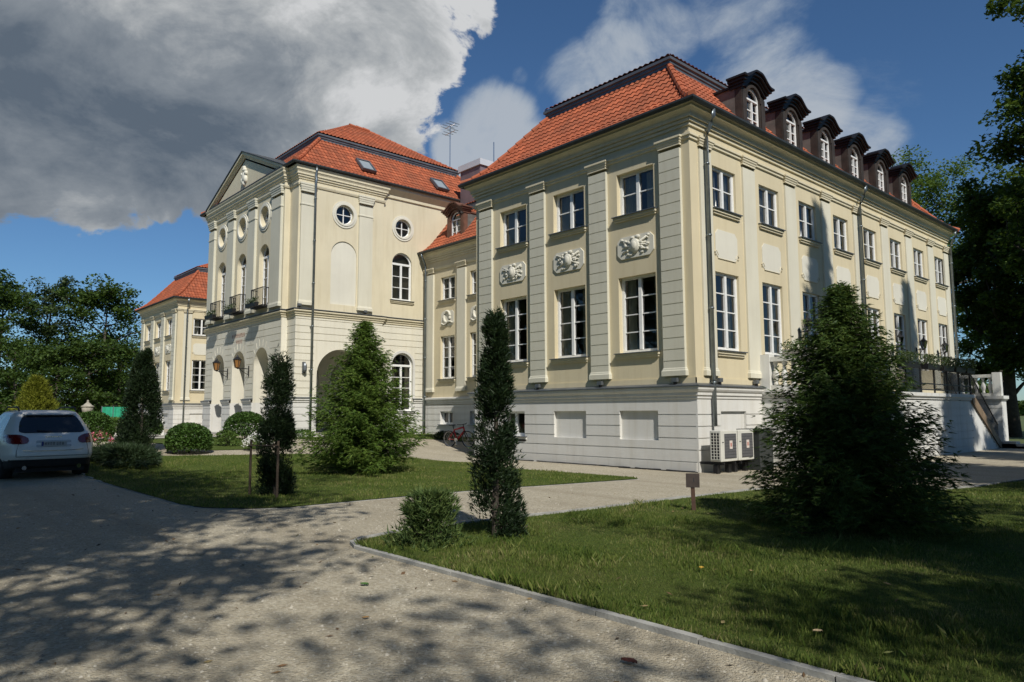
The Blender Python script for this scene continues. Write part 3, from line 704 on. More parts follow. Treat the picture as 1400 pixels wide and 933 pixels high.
relief(mb, CF, -32.9, -20.8, 2.2, 6.36, [(-31.9, -21.7, 2.2, 6.36, 'd', .3)] + keep, 0) if False else None
# front face built in strips so that arch heads keep their own plane
relief(mb, CF, -32.9, -31.9, 2.2, 6.36, keep, 0); relief(mb, CF, -21.7, -20.8, 2.2, 6.36, keep, 0)
relief(mb, CF, -31.9, -21.7, 2.2, 6.36, [(a, b, c, d, k, v - .3) for a, b, c, d, k, v in keep if v > 0] + [(c - .88, c + .88, 2.2, 4.98, 'arch', .9) for c in AR], .3)
for u in (-31.9, -21.7): mb.face([CF.p(u, 2.2, 0), CF.p(u, 6.36, 0), CF.p(u, 6.36, .3), CF.p(u, 2.2, .3)])
kg = [(a, b, g - .014, g + .014, 'd', -.025) for g in gr for a, b in ((-2, -1.0 if g < 4.9 else .4), (.5 if g > 4.9 else 1.9, 2.8))] + [(.3, .6, g - .014, g + .014, 'd', -.025) for g in gr if g > 4.9]
relief(mb, CS, -2.0, 2.8, 2.2, 6.36, kg + [(-.85, 1.75, 2.2, 4.8, 'arch', .5)], .1)
relief(mb, CS, 2.8, 5.5, 2.2, 6.36, [(a, b, g - .014, g + .014, 'd', -.025) for g in gr for a, b in ((2.8, 3.3), (4.92, 5.5))] + [(2.8, 5.5, g - .014, g + .014, 'd', -.025) for g in gr if g > 4.95] + [(3.44, 4.78, 2.2, 4.83, 'arch', .3)], 0)
mb.face([CS.p(2.8, 2.2, 0), CS.p(2.8, 2.2, .1), CS.p(2.8, 6.36, .1), CS.p(2.8, 6.36, 0)])
for c in AR:    # voussoir joints above the arches
    for t in (-.9, -.55, -.2, .2, .55, .9):
        a, b = Vector((math.sin(t), math.cos(t))), 1.0
        mb.tube([CF.p(c + .98 * a.x, 4.10 + .98 * a.y, .302), CF.p(c + 1.32 * a.x * .9, 4.10 + 1.32 * a.y, .302)], .012, 4)
mb.build('rusticated_wall', M['rust'], palace)
path_molding([CP], [(0, 6.3), (.04, 6.32), (.04, 6.4), (.09, 6.43), (.09, 6.5), (.16, 6.54), (.16, 6.6), (.02, 6.64), (0, 6.64)], 'string_course', M['trim'])
path_molding([CP], [(0, 6.642), (.19, 6.642), (.19, 6.668), (.0, 6.71)], 'ledge_flashing', M['zinc'])
mb = MB()
relief(mb, CF, -32.9, -31.9, 6.36, 13.7, [], 0); relief(mb, CF, -21.7, -20.8, 6.36, 13.7, [], 0)
relief(mb, CF, -31.9, -21.7, 6.36, 13.7, [(c - .62, c + .62, 7.0, 10.3, 'arch', .36) for c in AR] + [(c - .55, c + .55, 11.2, 12.3, 'round', .36) for c in AR], .3)
for u in (-31.9, -21.7): mb.face([CF.p(u, 6.36, 0), CF.p(u, 13.7, 0), CF.p(u, 13.7, .3), CF.p(u, 6.36, .3)])
relief(mb, CS, -2.0, 2.8, 6.36, 13.7, [(-.22, 1.22, 7.05, 10.3, 'arch', .05), (-.02, .98, 11.18, 12.18, 'round', .2)], .1)
relief(mb, CS, 2.8, YB, 6.36, 13.7, [(3.4, 4.66, 7.65, 10.25, 'arch', .22), (3.55, 4.55, 11.1, 12.1, 'round', .2)], 0)
mb.face([CS.p(2.8, 6.36, 0), CS.p(2.8, 6.36, .1), CS.p(2.8, 13.7, .1), CS.p(2.8, 13.7, 0)])
mb.face([(-32.9, -2, 2.2), (-32.9, YB, 2.2), (-32.9, YB, 13.7), (-32.9, -2, 13.7)]); mb.face([(-32.9, YB, 0), (-20.9, YB, 0), (-20.9, YB, 13.7), (-32.9, YB, 13.7)])
mb.build('wall', M['trim'], palace)
fl = MB(); fl.box((-32.6, 2.6, 5.6), (-21.2, 11.2, 13.4)); fl.build('interior', M['inside'], palace)
b = MB(); n = 14; b.face([CS.p(-.22, 7.05, .05), CS.p(1.22, 7.05, .05)] + [CS.p(.5 + .72 * math.cos(PI * k / n), 9.58 + .72 * math.sin(PI * k / n), .05) for k in range(n + 1)]); b.build('blind_arch_panel', M['panel'], palace)
def roundel(fr, uc, zc, r, d0, base):
    b = MB()
    for k in range(28):
        t0, t1 = 2 * PI * k / 28, 2 * PI * (k + 1) / 28
        for ra, rb, e in ((r, r + .09, .07), (r + .09, r + .2, .04)):
            q = [(uc + R * math.cos(t), zc + R * math.sin(t)) for R, t in ((ra, t0), (rb, t0), (rb, t1), (ra, t1))]
            b.hexa([fr.p(*p, base + .001) for p in q] + [fr.p(*p, base + e) for p in q])
    ro = b.build('roundel_ring', M['panel'], palace)
    w = MB(); w.tube([fr.p(uc + (r - .03) * math.cos(2 * PI * k / 24), zc + (r - .03) * math.sin(2 * PI * k / 24), d0) for k in range(25)], .04, 6)
    fr.box(w, uc - .022, uc + .022, zc - r, zc + r, d0 - .02, d0 + .03); fr.box(w, uc - r, uc + r, zc - .018, zc + .018, d0 - .02, d0 + .028); w.build('round_window', M['frame'], ro)
    g = MB(); g.face([fr.p(uc + r * math.cos(2 * PI * k / 24), zc + r * math.sin(2 * PI * k / 24), d0 - .01) for k in range(24)]); g.build('glass', M['glass'], ro)
for c in AR: roundel(CF, c, 11.75, .55, .02, .3); window(CF, c, 1.24, 7.0, 10.3, 5, d=.04, arch=True, curtain='net', sill=False)
roundel(CS, .48, 11.68, .5, -.05, .1); roundel(CS, 4.05, 11.6, .5, -.14, 0)
window(CS, 4.03, 1.26, 7.65, 10.25, 3, d=-.14, arch=True, curtain=None); window(CS, 4.11, 1.34, 1.75, 4.83, 4, d=-.16, arch=True, curtain='sides', sill_mat=M['white'])
b = MB()
for k in range(14):
    t0, t1 = PI * k / 14, PI * (k + 1) / 14; q = [(4.11 + R * math.cos(t), 4.16 + R * math.sin(t)) for R, t in ((.67, t0), (.8, t0), (.8, t1), (.67, t1))]
    b.hexa([CS.p(*p, .001) for p in q] + [CS.p(*p, .05) for p in q])
CS.box(b, 4.78, 4.91, 2.4, 4.16, .001, .05); CS.box(b, 3.31, 3.44, 2.4, 4.16, .001, .05); b.build('window_surround', M['white'], palace)
for c, w in ((-22.4, 1.1), (-25.47, .9), (-28.42, .9), (-31.4, .85)): pilaster(CF, c, w, 6.95, 12.35, .13, M['stone'], base=.3, tall_cap=True)
for c, w in ((-1.55, .7), (1.68, .78)): pilaster(CS, c, w, 6.95, 12.3, .1, M['pale'], base=.1, tall_cap=True)
C2 = [(0, 13.05), (.05, 13.07), (.05, 13.14), (.11, 13.17), (.11, 13.25), (.16, 13.27), (.16, 13.36), (.20, 13.43), (.23, 13.46), (.23, 13.54), (.27, 13.61), (.28, 13.66), (0, 13.70)]
path_molding([CP[:-2] + [(-20.9, 2.8)]], C2, 'cornice', M['trim'])
path_molding([[(-20.9, 2.9), (-20.9, YB)]], [(0, 13.1), (.08, 13.14), (.08, 13.3), (.2, 13.42), (.34, 13.56), (.36, 13.74), (0, 13.76)], 'cornice', M['trim'])
path_molding([CP[:-2] + [(-20.9, 2.8)]], [(0, 12.72), (.05, 12.74), (.08, 12.82), (.08, 12.88), (0, 12.9)], 'string_course', M['trim'])
gutter([(-32.9, YB), (-32.9, -2), (-20.9, -2), (-20.9, YB)], 13.79)
downpipe(CS, -1.25, 13.7, .5, d=.36)
LOW2 = [(-.42, 13.80), (-.1, 13.97), (.35, 14.36), (.9, 14.97), (2.1, 16.2)]; UP2 = [(1.96, 16.53), (6.0, 19.2)]
cr = hip_roof((-32.9, -2, -20.9, YB), LOW2, UP2, 16.17, (1, 1, 0, 0))
for y, ins in ((2.05, .62), (6.9, .62)):
    b = MB(); z = 14.72; dv = Vector((-.71, 0, .704)); nv = Vector((.704, 0, .71)); o = Vector((-20.9 - ins + .02, y, z + .04)); yv = Vector((0, 1, 0))
    def sk(a, bq, c0, c1, h): return [o + yv * a + dv * c0, o + yv * bq + dv * c0, o + yv * bq + dv * c1, o + yv * a + dv * c1, o + yv * a + dv * c0 + nv * h, o + yv * bq + dv * c0 + nv * h, o + yv * bq + dv * c1 + nv * h, o + yv * a + dv * c1 + nv * h]
    b.hexa(sk(-.42, -.34, -.55, .55, .14)); b.hexa(sk(.34, .42, -.55, .55, .14)); b.hexa(sk(-.34, .34, -.55, -.46, .14)); b.hexa(sk(-.34, .34, .46, .55, .14))
    so = b.build('skylight', M['fascia'], palace); g = MB(); g.hexa(sk(-.335, .335, -.455, .455, .09)); g.build('skylight_glass', plain('skylight_pane', (.30, .34, .36), .06, 0, .05, 2, spec=.8), so)
# pediment
b = MB(); xl, xr, xa, zb_, za = -31.75, -21.95, -26.85, 13.74, 15.72; yf = -2.3
b.face([(xl, yf - .02, zb_), (xr, yf - .02, zb_), (xa, yf - .02, za)])
po = b.build('pediment', M['trim'], palace)
b = MB()
for sgn, xe in ((1, xl), (-1, xr)):
    A = Vector((xe - sgn * .35, 0, zb_ + .02)); B = Vector((xa, 0, za + .18)); d = (B - A); nn = Vector((-d.z * sgn, 0, abs(d.x))).normalized()
    lay = ((.02, -.36, -.26), (.08, -.26, -.17), (.14, -.17, -.08), (.22, -.08, .05))
    for dep, h0, h1 in lay:
        y0, y1 = yf, yf - dep; up0, up1 = Vector((0, 0, h0)), Vector((0, 0, h1))
        p = [A + up0, B + up0, B + up1, A + up1]
        b.hexa([Vector((q.x, y0 + 1.6 if dep > .2 else y0, q.z)) for q in p] + [Vector((q.x, y1, q.z)) for q in p])
b.build('raking_cornice', M['trim'], po)
b = MB()
for sgn, xe in ((1, xl), (-1, xr)):
    A = Vector((xe - sgn * .48, 0, zb_ + .03)); B = Vector((xa, 0, za + .24)); p = [A, B, B + Vector((0, 0, .05)), A + Vector((0, 0, .05))]
    b.hexa([Vector((q.x, yf + 3.2, q.z)) for q in p] + [Vector((q.x, yf - .27, q.z)) for q in p])
b.build('pediment_flashing', M['gutter'], po)
b = MB()
for u, z, ru, rz in ((0, 14.55, .26, .36), (0, 14.95, .2, .12), (-.2, 14.4, .12, .2), (.2, 14.4, .12, .2), (0, 14.2, .14, .16), (-.24, 14.75, .09, .12), (.24, 14.75, .09, .12), (0, 15.08, .08, .12)):
    k = len(b.v); b.ball((xa + u, yf - .05, z), (ru, .14, rz), 10, 6)
b.build('crest_ornament', M['panel'], po, smooth=True)
# loggia behind the arches
b = MB(); b.face([(-32.6, 2.0, .4), (-21.42, 2.0, .4), (-21.42, 2.0, 5.6), (-32.6, 2.0, 5.6)]); b.face([(-32.6, -2, .4), (-32.6, 2, .4), (-32.6, 2, 5.6), (-32.6, -2, 5.6)])
b.face([(-32.6, -1.2, 5.2), (-21.3, -1.2, 5.2), (-21.3, 2, 5.2), (-32.6, 2, 5.2)]); b.build('loggia_wall', M['rust'], palace)
b = MB(); b.box((-32.6, -2.25, .3), (-20.75, 2.0, .62)); b.build('loggia_floor', M['step'], palace)
LG = Fr((0, 1.99, 0), (1, 0, 0), (0, -1, 0))
for c in (-24.0, -26.95, -29.9):
    d = MB(); LG.box(d, c - .75, c + .75, .63, 1.5, 0.01, .05); do = d.build('door', M['door'], palace); window(LG, c, 1.5, 1.5, 4.3, 5, d=.04, arch=True, curtain=None, parent=do, sill=False)
b = MB()
for k in range(4): b.box((-31.2 - .25 * k, -2.7 - .32 * k, .1), (-22.6 + .25 * k, -2.36, .62 - .13 * k - .004 * k))
b.build('entrance_steps', M['step'], palace)
# illegible two-line inscription painted above the middle arch, kept as letter-sized strokes
b = MB(); R = random.Random(3)
for z0, n, w, x0 in ((5.72, 9, .2, -27.95), (5.38, 4, .22, -27.35)):
    for k in range(n):
        x = x0 + k * w
        for q in (0, .1) if R.random() < .75 else (.05,): CF.box(b, x + q, x + q + .035, z0, z0 + .22, .302, .306)
        if R.random() < .8: zz = z0 + R.choice((0, .1, .185)); CF.box(b, x + .036, x + .099, zz, zz + .035, .302, .305)
b.build('inscription', M['redink'], palace)
for c in AR:    # balconettes
    b = MB(); z0, z1 = 7.0, 7.95
    pts = [CF.p(c - .72, 0, .31), CF.p(c - .72, 0, .62), CF.p(c + .72, 0, .62), CF.p(c + .72, 0, .31)]
    for z in (z0 + .06, z1): b.tube([p + Vector((0, 0, z)) for p in pts], .025, 5)
    for k in range(13): x = c - .72 + 1.44 * k / 12; b.tube([CF.p(x, z0 + .06, .62), CF.p(x, z1, .62)], .011, 4)
    for k in range(4):
        for s in (-.72, .72): b.tube([CF.p(c + s, z0 + .06, .33 + .09 * k), CF.p(c + s, z1, .33 + .09 * k)], .011, 4)
    CF.box(b, c - .74, c + .74, z0 - .03, z0 + .03, .302, .64); b.build('balconette', M['iron'], palace)
b = MB(); ax, ay, az = -28.6, 13.0, 17.0
b.tube([(ax, ay, az), (ax, ay, 22.4)], .035, 6)
for z, l in ((22.2, .9), (21.7, .7)):
    for q in range(6): b.tube([(ax - .5 + .2 * q, ay - l / 2, z + .1 * (q % 2)), (ax - .5 + .2 * q, ay + l / 2, z + .1 * (q % 2))], .02, 4)
    b.tube([(ax - .6, ay, z), (ax + .6, ay, z)], .025, 4)
b.tube([(ax + 2.5, ay + 2, az), (ax + 2.5, ay + 2, 20.8)], .04, 6); b.build('antenna', M['steel'], palace)
# ------------------------------------------------------------------ ground
def gravel_mat():
    m, t, b = new_mat('gravel')
    tc = t.add('ShaderNodeTexCoord').outputs['Object']
    v1 = t.add('ShaderNodeTexVoronoi', {'Vector': tc, 'Scale': 38.0}); v2 = t.add('ShaderNodeTexVoronoi', {'Vector': tc, 'Scale': 95.0})
    big = t.noise(tc, 0.35, 6, 0.6); mid = t.noise(tc, 2.2, 5, 0.6)
    tone = t.add('ShaderNodeSeparateColor', {0: v1.outputs['Color']}).outputs[0]
    c = t.ramp(tone, [(0.0, (0.40, 0.35, 0.255)), (0.4, (0.54, 0.48, 0.365)), (0.75, (0.64, 0.58, 0.44)), (1.0, (0.69, 0.64, 0.52))])
    c = t.mix(t.ramp(v2.outputs['Distance'], [(0.0, (0, 0, 0)), (0.8, (.5, .5, .5))]), c, (0.28, 0.25, 0.19))
    c = t.mix(t.ramp(big, [(0.42, (0, 0, 0)), (0.7, (0.6, 0.6, 0.6))]), c, (0.38, 0.335, 0.25))
    c = t.mix(t.ramp(mid, [(0.55, (0, 0, 0)), (0.8, (0.5, 0.5, 0.5))]), c, (0.31, 0.27, 0.20))
    trk = t.noise(t.add('ShaderNodeMapping', {'Vector': tc, 'Scale': (.05, 1.1, 1)}).outputs[0], 1.0, 4, .6)
    c = t.mix(t.ramp(trk, [(0.45, (0, 0, 0)), (0.62, (.45, .45, .45))]), c, (0.32, 0.275, 0.20))
    t.l.new(c, b.inputs['Base Color']); b.inputs['Roughness'].default_value = 0.95; b.inputs['Specular IOR Level'].default_value = 0.1
    h = t.math('ADD', t.math('MULTIPLY', v1.outputs['Distance'], -0.6), t.math('MULTIPLY', v2.outputs['Distance'], -0.4))
    h = t.math('ADD', h, t.math('MULTIPLY', mid, 1.2))
    t.l.new(t.add('ShaderNodeBump', {'Strength': 0.8, 'Distance': 0.03, 'Height': h}).outputs[0], b.inputs['Normal'])
    return m
def lawn_mat():
    m, t, b = new_mat('lawn_soil_and_grass')
    tc = t.add('ShaderNodeTexCoord').outputs['Object']
    a = t.noise(tc, 0.55, 6, 0.65); f = t.noise(tc, 30, 5, 0.7)
    c = t.ramp(f, [(0.3, (0.04, 0.06, 0.014)), (0.55, (0.085, 0.12, 0.026)), (0.8, (0.13, 0.165, 0.045))])
    c = t.mix(t.ramp(a, [(0.45, (0, 0, 0)), (0.75, (0.7, 0.7, 0.7))]), c, (0.105, 0.105, 0.035))
    t.l.new(c, b.inputs['Base Color']); b.inputs['Roughness'].default_value = 0.9; b.inputs['Specular IOR Level'].default_value = 0.1
    t.l.new(t.add('ShaderNodeBump', {'Strength': 0.9, 'Distance': 0.05, 'Height': f}).outputs[0], b.inputs['Normal'])
    return m
def grass_mat():
    m, t, b = new_mat('grass_blade')
    r = t.add('ShaderNodeNewGeometry').outputs['Random Per Island']; tc = t.add('ShaderNodeTexCoord').outputs['Object']
    f = t.math('ADD', t.math('MULTIPLY', r, 0.5), t.math('MULTIPLY', t.ramp(t.noise(tc, 0.9, 6, .65), [(.25, (0, 0, 0)), (.75, (1, 1, 1))]), 0.55))
    c = t.ramp(f, [(0.2, (0.055, 0.10, 0.016)), (0.48, (0.115, 0.165, 0.03)), (0.7, (0.185, 0.21, 0.055)), (0.88, (0.30, 0.26, 0.12))])
    d = t.add('ShaderNodeBsdfPrincipled', {'Base Color': c, 'Roughness': 0.5, 'Specular IOR Level': 0.3})
    tr = t.add('ShaderNodeBsdfTranslucent', {'Color': c}); mx = t.add('ShaderNodeMixShader', {0: 0.3, 1: d.outputs[0], 2: tr.outputs[0]})
    t.l.new(mx.outputs[0], t.n['Material Output'].inputs[0]); t.n.remove(b); return m
M['gravel'] = gravel_mat(); M['lawn'] = lawn_mat(); M['grass'] = grass_mat()
def far_ground_mat():
    m, t, b = new_mat('far_meadow'); tc = t.add('ShaderNodeTexCoord').outputs['Object']
    c = t.ramp(t.noise(tc, 0.08, 6, .7), [(0.3, (0.05, 0.075, 0.018)), (0.7, (0.11, 0.13, 0.035))])
    t.l.new(c, b.inputs['Base Color']); b.inputs['Roughness'].default_value = 0.95; return m
M['meadow'] = far_ground_mat()

def arcpts(c, r, a0, a1, n=7): return [(c[0] + r * math.cos(math.radians(a0 + (a1 - a0) * k / n)), c[1] + r * math.sin(math.radians(a0 + (a1 - a0) * k / n))) for k in range(n + 1)]
def sheet(name, poly, mat, lift, step=1.2, kind='structure'):
    bm = bmesh.new(); vs = [bm.verts.new((x, y, 0)) for x, y in poly]; bm.faces.new(vs)
    xs = [p[0] for p in poly]; x = max(min(xs), -21) + step * .5
    while x < min(max(xs), -7):
        bmesh.ops.bisect_plane(bm, geom=bm.verts[:] + bm.edges[:] + bm.faces[:], plane_co=(x, 0, 0), plane_no=(1, 0, 0)); x += step
    for v in bm.verts: v.co.z = gz(v.co.x, v.co.y) + lift
    me = bpy.data.meshes.new(name); bm.to_mesh(me); bm.free(); me.materials.append(mat)
    o = bpy.data.objects.new(name, me); COL.objects.link(o); o['kind'] = kind; return o
BIG = 900
gxs = [-BIG, -200, -60, -40, -24] + [-21 + 1.0 * k for k in range(15)] + [-5, 0, 10, 30, 80, BIG]
g = MB()
for a, b in zip(gxs, gxs[1:]): g.face([(a, -BIG, gz(a, 0)), (b, -BIG, gz(b, 0)), (b, BIG, gz(b, 0)), (a, BIG, gz(a, 0))])
tag(g.build('ground', M['meadow'], weld=True), kind='structure')
sheet('gravel_drive', [(-60, -19), (30, -19), (30, -10), (9, 24), (2, 24), (-9, 6), (-60, 6)], M['gravel'], .006)
LA = [(30, -12.38), (3.35, -12.38)] + [(3.05, -12.27), (2.86, -12.0), (2.74, -11.5), (2.72, -10.6), (2.85, -9.6), (3.02, -7.6), (3.15, -5.2), (3.35, -3.0), (3.9, -1.6), (5.0, -.9), (6.0, -.35), (6.3, .8), (6.6, 3.4), (7.0, 9), (7.6, 24), (30, 40)]
LB = [(-14.2, -12.6), (-2.6, -12.6)] + arcpts((-2.5, -10.85), 1.72, -88, -12, 7) + [(-.8, -9.6), (-.76, -8.2), (-.6, -6.6), (-.3, -5.0), (.1, -2.75), (-.25, -2.5), (-2.6, -2.65), (-4.2, -2.8), (-7.3, -2.2), (-10.2, -2.45), (-12.4, -4.0), (-13.2, -6.0), (-13.6, -8.0), (-14.2, -10)]
LC = [(-21, -2.9), (-18.4, -2.3), (-17.4, 2.5), (-14.5, 3.7), (-9.7, 4.3), (-9.7, 5.4), (-20.7, 5.4), (-20.7, -2.4)]
LD = [(-24, -9.6), (-15.2, -7.6), (-15.0, -6.2), (-17.0, -4.6), (-19.4, -3.4), (-24, -3.8)]
sheet('lawn', LA, M['lawn'], .025); sheet('lawn', LB, M['lawn'], .025); sheet('lawn', LC, M['lawn'], .025); sheet('lawn', LD, M['lawn'], .025)
sheet('courtyard', [(-44.5, -9), (-24.5, -9), (-24.5, -3.6), (-44.5, -3.6)], plain('pale_courtyard_paving', (.42, .40, .35), .9, 0, .15, 1.5), .03)

def kerb(path, w, h, name, closed=False):
    mb = MB(); P = [Vector((x, y)) for x, y in path]
    for i in range(len(P) - 1):
        a, b = P[i], P[i + 1]; d = (b - a).normalized(); L = (b - a).length; n = max(1, round(L / 1.0))
        for k in range(n):
            p, q = a.lerp(b, k / n) + d * .006, a.lerp(b, (k + 1) / n) - d * .006
            if len(P) > 12 and L < .8: p, q = a.lerp(b, k / n) - d * .01, a.lerp(b, (k + 1) / n) + d * .01
            s = Vector((-d.y, d.x)) * w / 2; z = gz(p.x, p.y)
            j = random.uniform(-.006, .006)
            mb.hexa([(p.x - s.x, p.y - s.y, z - .05), (q.x - s.x, q.y - s.y, z - .05), (q.x + s.x, q.y + s.y, z - .05), (p.x + s.x, p.y + s.y, z - .05),
                     (p.x - s.x, p.y - s.y, z + h + j), (q.x - s.x, q.y - s.y, z + h + j), (q.x + s.x, q.y + s.y, z + h + j), (p.x + s.x, p.y + s.y, z + h + j)])
    o = mb.build(name, M['kerb']); o['kind'] = 'structure'; return o
kerb([(15, -12.42)] + LA[1:16], .075, .05, 'kerb'); kerb(LB[:16], .05, .012, 'kerb')

def in_poly(px, py, poly):
    c = np.zeros(len(px), bool); n = len(poly)
    for i in range(n):
        x0, y0 = poly[i]; x1, y1 = poly[(i + 1) % n]
        k = ((y0 > py) != (y1 > py)) & (px < (x1 - x0) * (py - y0) / ((y1 - y0) if y1 != y0 else 1e-9) + x0); c ^= k
    return c
CAMXY = np.array((11.23, -16.92))
def scatter(poly, box, n, lo, hi):
    x = RNG.uniform(box[0], box[2], n); y = RNG.uniform(box[1], box[3], n); d = np.hypot(x - CAMXY[0], y - CAMXY[1])
    k = in_poly(x, y, poly) & (d >= lo) & (d < hi); return x[k], y[k], d[k]
def blades(px, py, hmin, hmax, w, lean=.45):
    n = len(px); z = gz_np(px) + .02; h = RNG.uniform(hmin, hmax, n) * (0.6 + 0.7 * np.clip(np.sin(px * 1.7 + np.sin(py * 1.3)) * np.sin(py * 2.1) + .5, 0, 1))
    a = RNG.uniform(0, 2 * PI, n); b = RNG.uniform(0, 2 * PI, n); l = h * RNG.uniform(.1, lean, n)
    wx, wy = np.cos(a) * w / 2, np.sin(a) * w / 2; V = np.zeros((n, 4, 3))
    V[:, 0] = np.stack([px - wx, py - wy, z], -1); V[:, 1] = np.stack([px + wx, py + wy, z], -1)
    mx, my = px + np.cos(b) * l * .35, py + np.sin(b) * l * .35
    V[:, 2] = np.stack([mx + wx * .7, my + wy * .7, z + h * .6], -1); V[:, 3] = np.stack([px + np.cos(b) * l, py + np.sin(b) * l, z + h], -1)
    return V
Vs = []
for lo, hi, dens, h0, h1, w in ((0, 8, 4600, .012, .046, .0055), (8, 12, 2300, .014, .045, .008), (12, 20, 650, .016, .05, .015)):
    bx = (2.5, -12.5, 16, 4); n = int(dens * (bx[2] - bx[0]) * (bx[3] - bx[1])); x, y, d = scatter(LA, bx, n, lo, hi)
    k = (y - CAMXY[1]) > -(x - CAMXY[0]) * .0 + (x - CAMXY[0]) * -.2; x, y = x[k], y[k]; Vs.append(blades(x, y, h0, h1, w))
x, y, d = scatter(LB, (-14.5, -12.7, .3, -2.2), 70000, 0, 40); Vs.append(blades(x, y, .025, .055, .018))
x, y, d = scatter(LC, (-21, -3, -9, 5.5), 8000, 0, 60); Vs.append(blades(x, y, .03, .07, .03))
# taller tufts along the kerb and odd clumps
t = RNG.uniform(0, 1, 2600); x = 3.3 + t * 9; y = -12.36 + np.abs(RNG.normal(0, .05, 2600)); Vs.append(blades(x, y, .04, .13, .007, .7))
cx_ = RNG.uniform(3.2, 12, 220); cy_ = RNG.uniform(-12.2, -5, 220); k = RNG.integers(0, 220, 9000)
x = cx_[k] + RNG.normal(0, .1, 9000); y = cy_[k] + RNG.normal(0, .1, 9000); m = in_poly(x, y, LA); Vs.append(blades(x[m], y[m], .04, .095, .007, .8))
V = np.concatenate(Vs).reshape(-1, 3); tag(np_mesh('grass', V, 4, M['grass']), kind='stuff')
# loose stones on the drive
n = 26000; x = RNG.uniform(-4, 11, n); y = RNG.uniform(-18, -8, n); d = np.hypot(x - CAMXY[0], y - CAMXY[1])
k = (~in_poly(x, y, LA)) & (~in_poly(x, y, LB)) & (d > 2.5) & (RNG.uniform(0, 1, n) < np.clip(9 / d, .25, 1)); x, y = x[k], y[k]; n = len(x)
x2 = RNG.uniform(-10, 6, 9000); y2 = RNG.uniform(-9, 5, 9000); k = (~in_poly(x2, y2, LA)) & (~in_poly(x2, y2, LB)) & ~((x2 < .1) & (y2 > -.1) & (x2 > -9.8)); x = np.r_[x, x2[k]]; y = np.r_[y, y2[k]]; n = len(x)
s = RNG.gamma(2.2, .0025, n) + .003; z = gz_np(x) + .006
O6 = np.array([[1, 0, 0], [0, 1, 0], [-1, 0, 0], [0, -1, 0], [0, 0, .75], [0, 0, -.5]]); A = RNG.uniform(0, 6.28, n); P6 = np.zeros((n, 6, 3)); jit = RNG.uniform(.6, 1.3, (n, 6, 1))
ca, sa = np.cos(A)[:, None], np.sin(A)[:, None]; q = O6[None] * jit
P6[:, :, 0] = (q[:, :, 0] * ca - q[:, :, 1] * sa) * s[:, None] + x[:, None]; P6[:, :, 1] = (q[:, :, 0] * sa + q[:, :, 1] * ca) * s[:, None] + y[:, None]; P6[:, :, 2] = q[:, :, 2] * s[:, None] + z[:, None]
T = np.array([[0, 1, 4], [1, 2, 4], [2, 3, 4], [3, 0, 4]]); F = (T[None] + (np.arange(n) * 6)[:, None, None]).reshape(-1, 3)
def pebble_mat():
    m, t, b = new_mat('pebble'); r = t.add('ShaderNodeNewGeometry').outputs['Random Per Island']
    t.l.new(t.ramp(r, [(0, (.24, .215, .17)), (.6, (.44, .40, .32)), (1, (.58, .54, .45))]), b.inputs['Base Color']); b.inputs['Roughness'].default_value = .9; return m
tag(np_mesh('gravel', P6.reshape(-1, 3), 3, pebble_mat(), faces=F), kind='stuff')
# dry bits of leaf and twig
n = 1500; x = RNG.uniform(-8, 12, n); y = RNG.uniform(-17, -5, n); k = RNG.uniform(0, 1, n) < np.where(in_poly(x, y, LB), .1, np.where(np.abs(y + 12.6) < .5, 1, .3)); x, y = x[k], y[k]; n = len(x); lw = np.where(in_poly(x, y, LA), .055, .014)
c0 = np.stack([x, y, gz_np(x) + lw], -1); th = RNG.uniform(0, 6.28, n); L_ = RNG.uniform(.012, .045, n)[:, None]; u_ = np.stack([np.cos(th), np.sin(th), RNG.normal(0, .2, n)], -1) * L_; v_ = np.stack([-np.sin(th), np.cos(th), RNG.normal(0, .3, n)], -1) * L_ * RNG.uniform(.15, .5, n)[:, None]
def litter_mat():
    m, t, b = new_mat('leaf_litter'); r = t.add('ShaderNodeNewGeometry').outputs['Random Per Island']
    t.l.new(t.ramp(r, [(0, (.05, .03, .018)), (.5, (.16, .09, .04)), (.8, (.30, .22, .10)), (1, (.12, .14, .04))]), b.inputs['Base Color']); b.inputs['Roughness'].default_value = .9; return m
tag(np_mesh('litter', np.stack([c0 - u_, c0 + v_, c0 + u_, c0 - v_], 1).reshape(-1, 3), 4, litter_mat()), kind='stuff')
# fallen leaves
def leaf_obj(x, y, s, col, rz, label, z=.02):
    mb = MB(); n = 9
    L = [(-.5 + k / (n - 1), .28 * math.sin(PI * k / (n - 1)) ** .8 * (1 + .25 * (k % 2)), .10 * math.sin(3 * k)) for k in range(n)]
    for a, b in zip(L, L[1:]):
        mb.face([(a[0] * s, 0, a[2] * s * .3), (b[0] * s, 0, b[2] * s * .3), (b[0] * s, b[1] * s, .12 * s), (a[0] * s, a[1] * s, .12 * s)]); mb.face([(a[0] * s, 0, a[2] * s * .3), (b[0] * s, 0, b[2] * s * .3), (b[0] * s, -b[1] * s, .1 * s), (a[0] * s, -a[1] * s, .1 * s)])
    o = mb.build('fallen_leaf', plain('fallen_leaf', col, .7, 0, .25, 30)); o.location = (x, y, z); o.rotation_euler.z = rz
    tag(o, label, 'leaf', 'leaves fallen on drive and lawn'); return o
leaf_obj(5.06, -13.28, 0.099, (.05, .12, .02), .4, 'green fallen leaf lying alone on the gravel drive')
leaf_obj(6.05, -13.85, 0.056, (.30, .16, .04), 1.2, 'small orange fallen leaf lying on the gravel drive')
leaf_obj(8.12, -13.1, 0.118, (.12, .035, .02), .2, 'dark red fallen leaf on gravel beside the kerb')
leaf_obj(7.0, -10.55, 0.081, (.42, .26, .03), 2.0, 'yellow fallen leaf lying in the sunlit grass', .08)
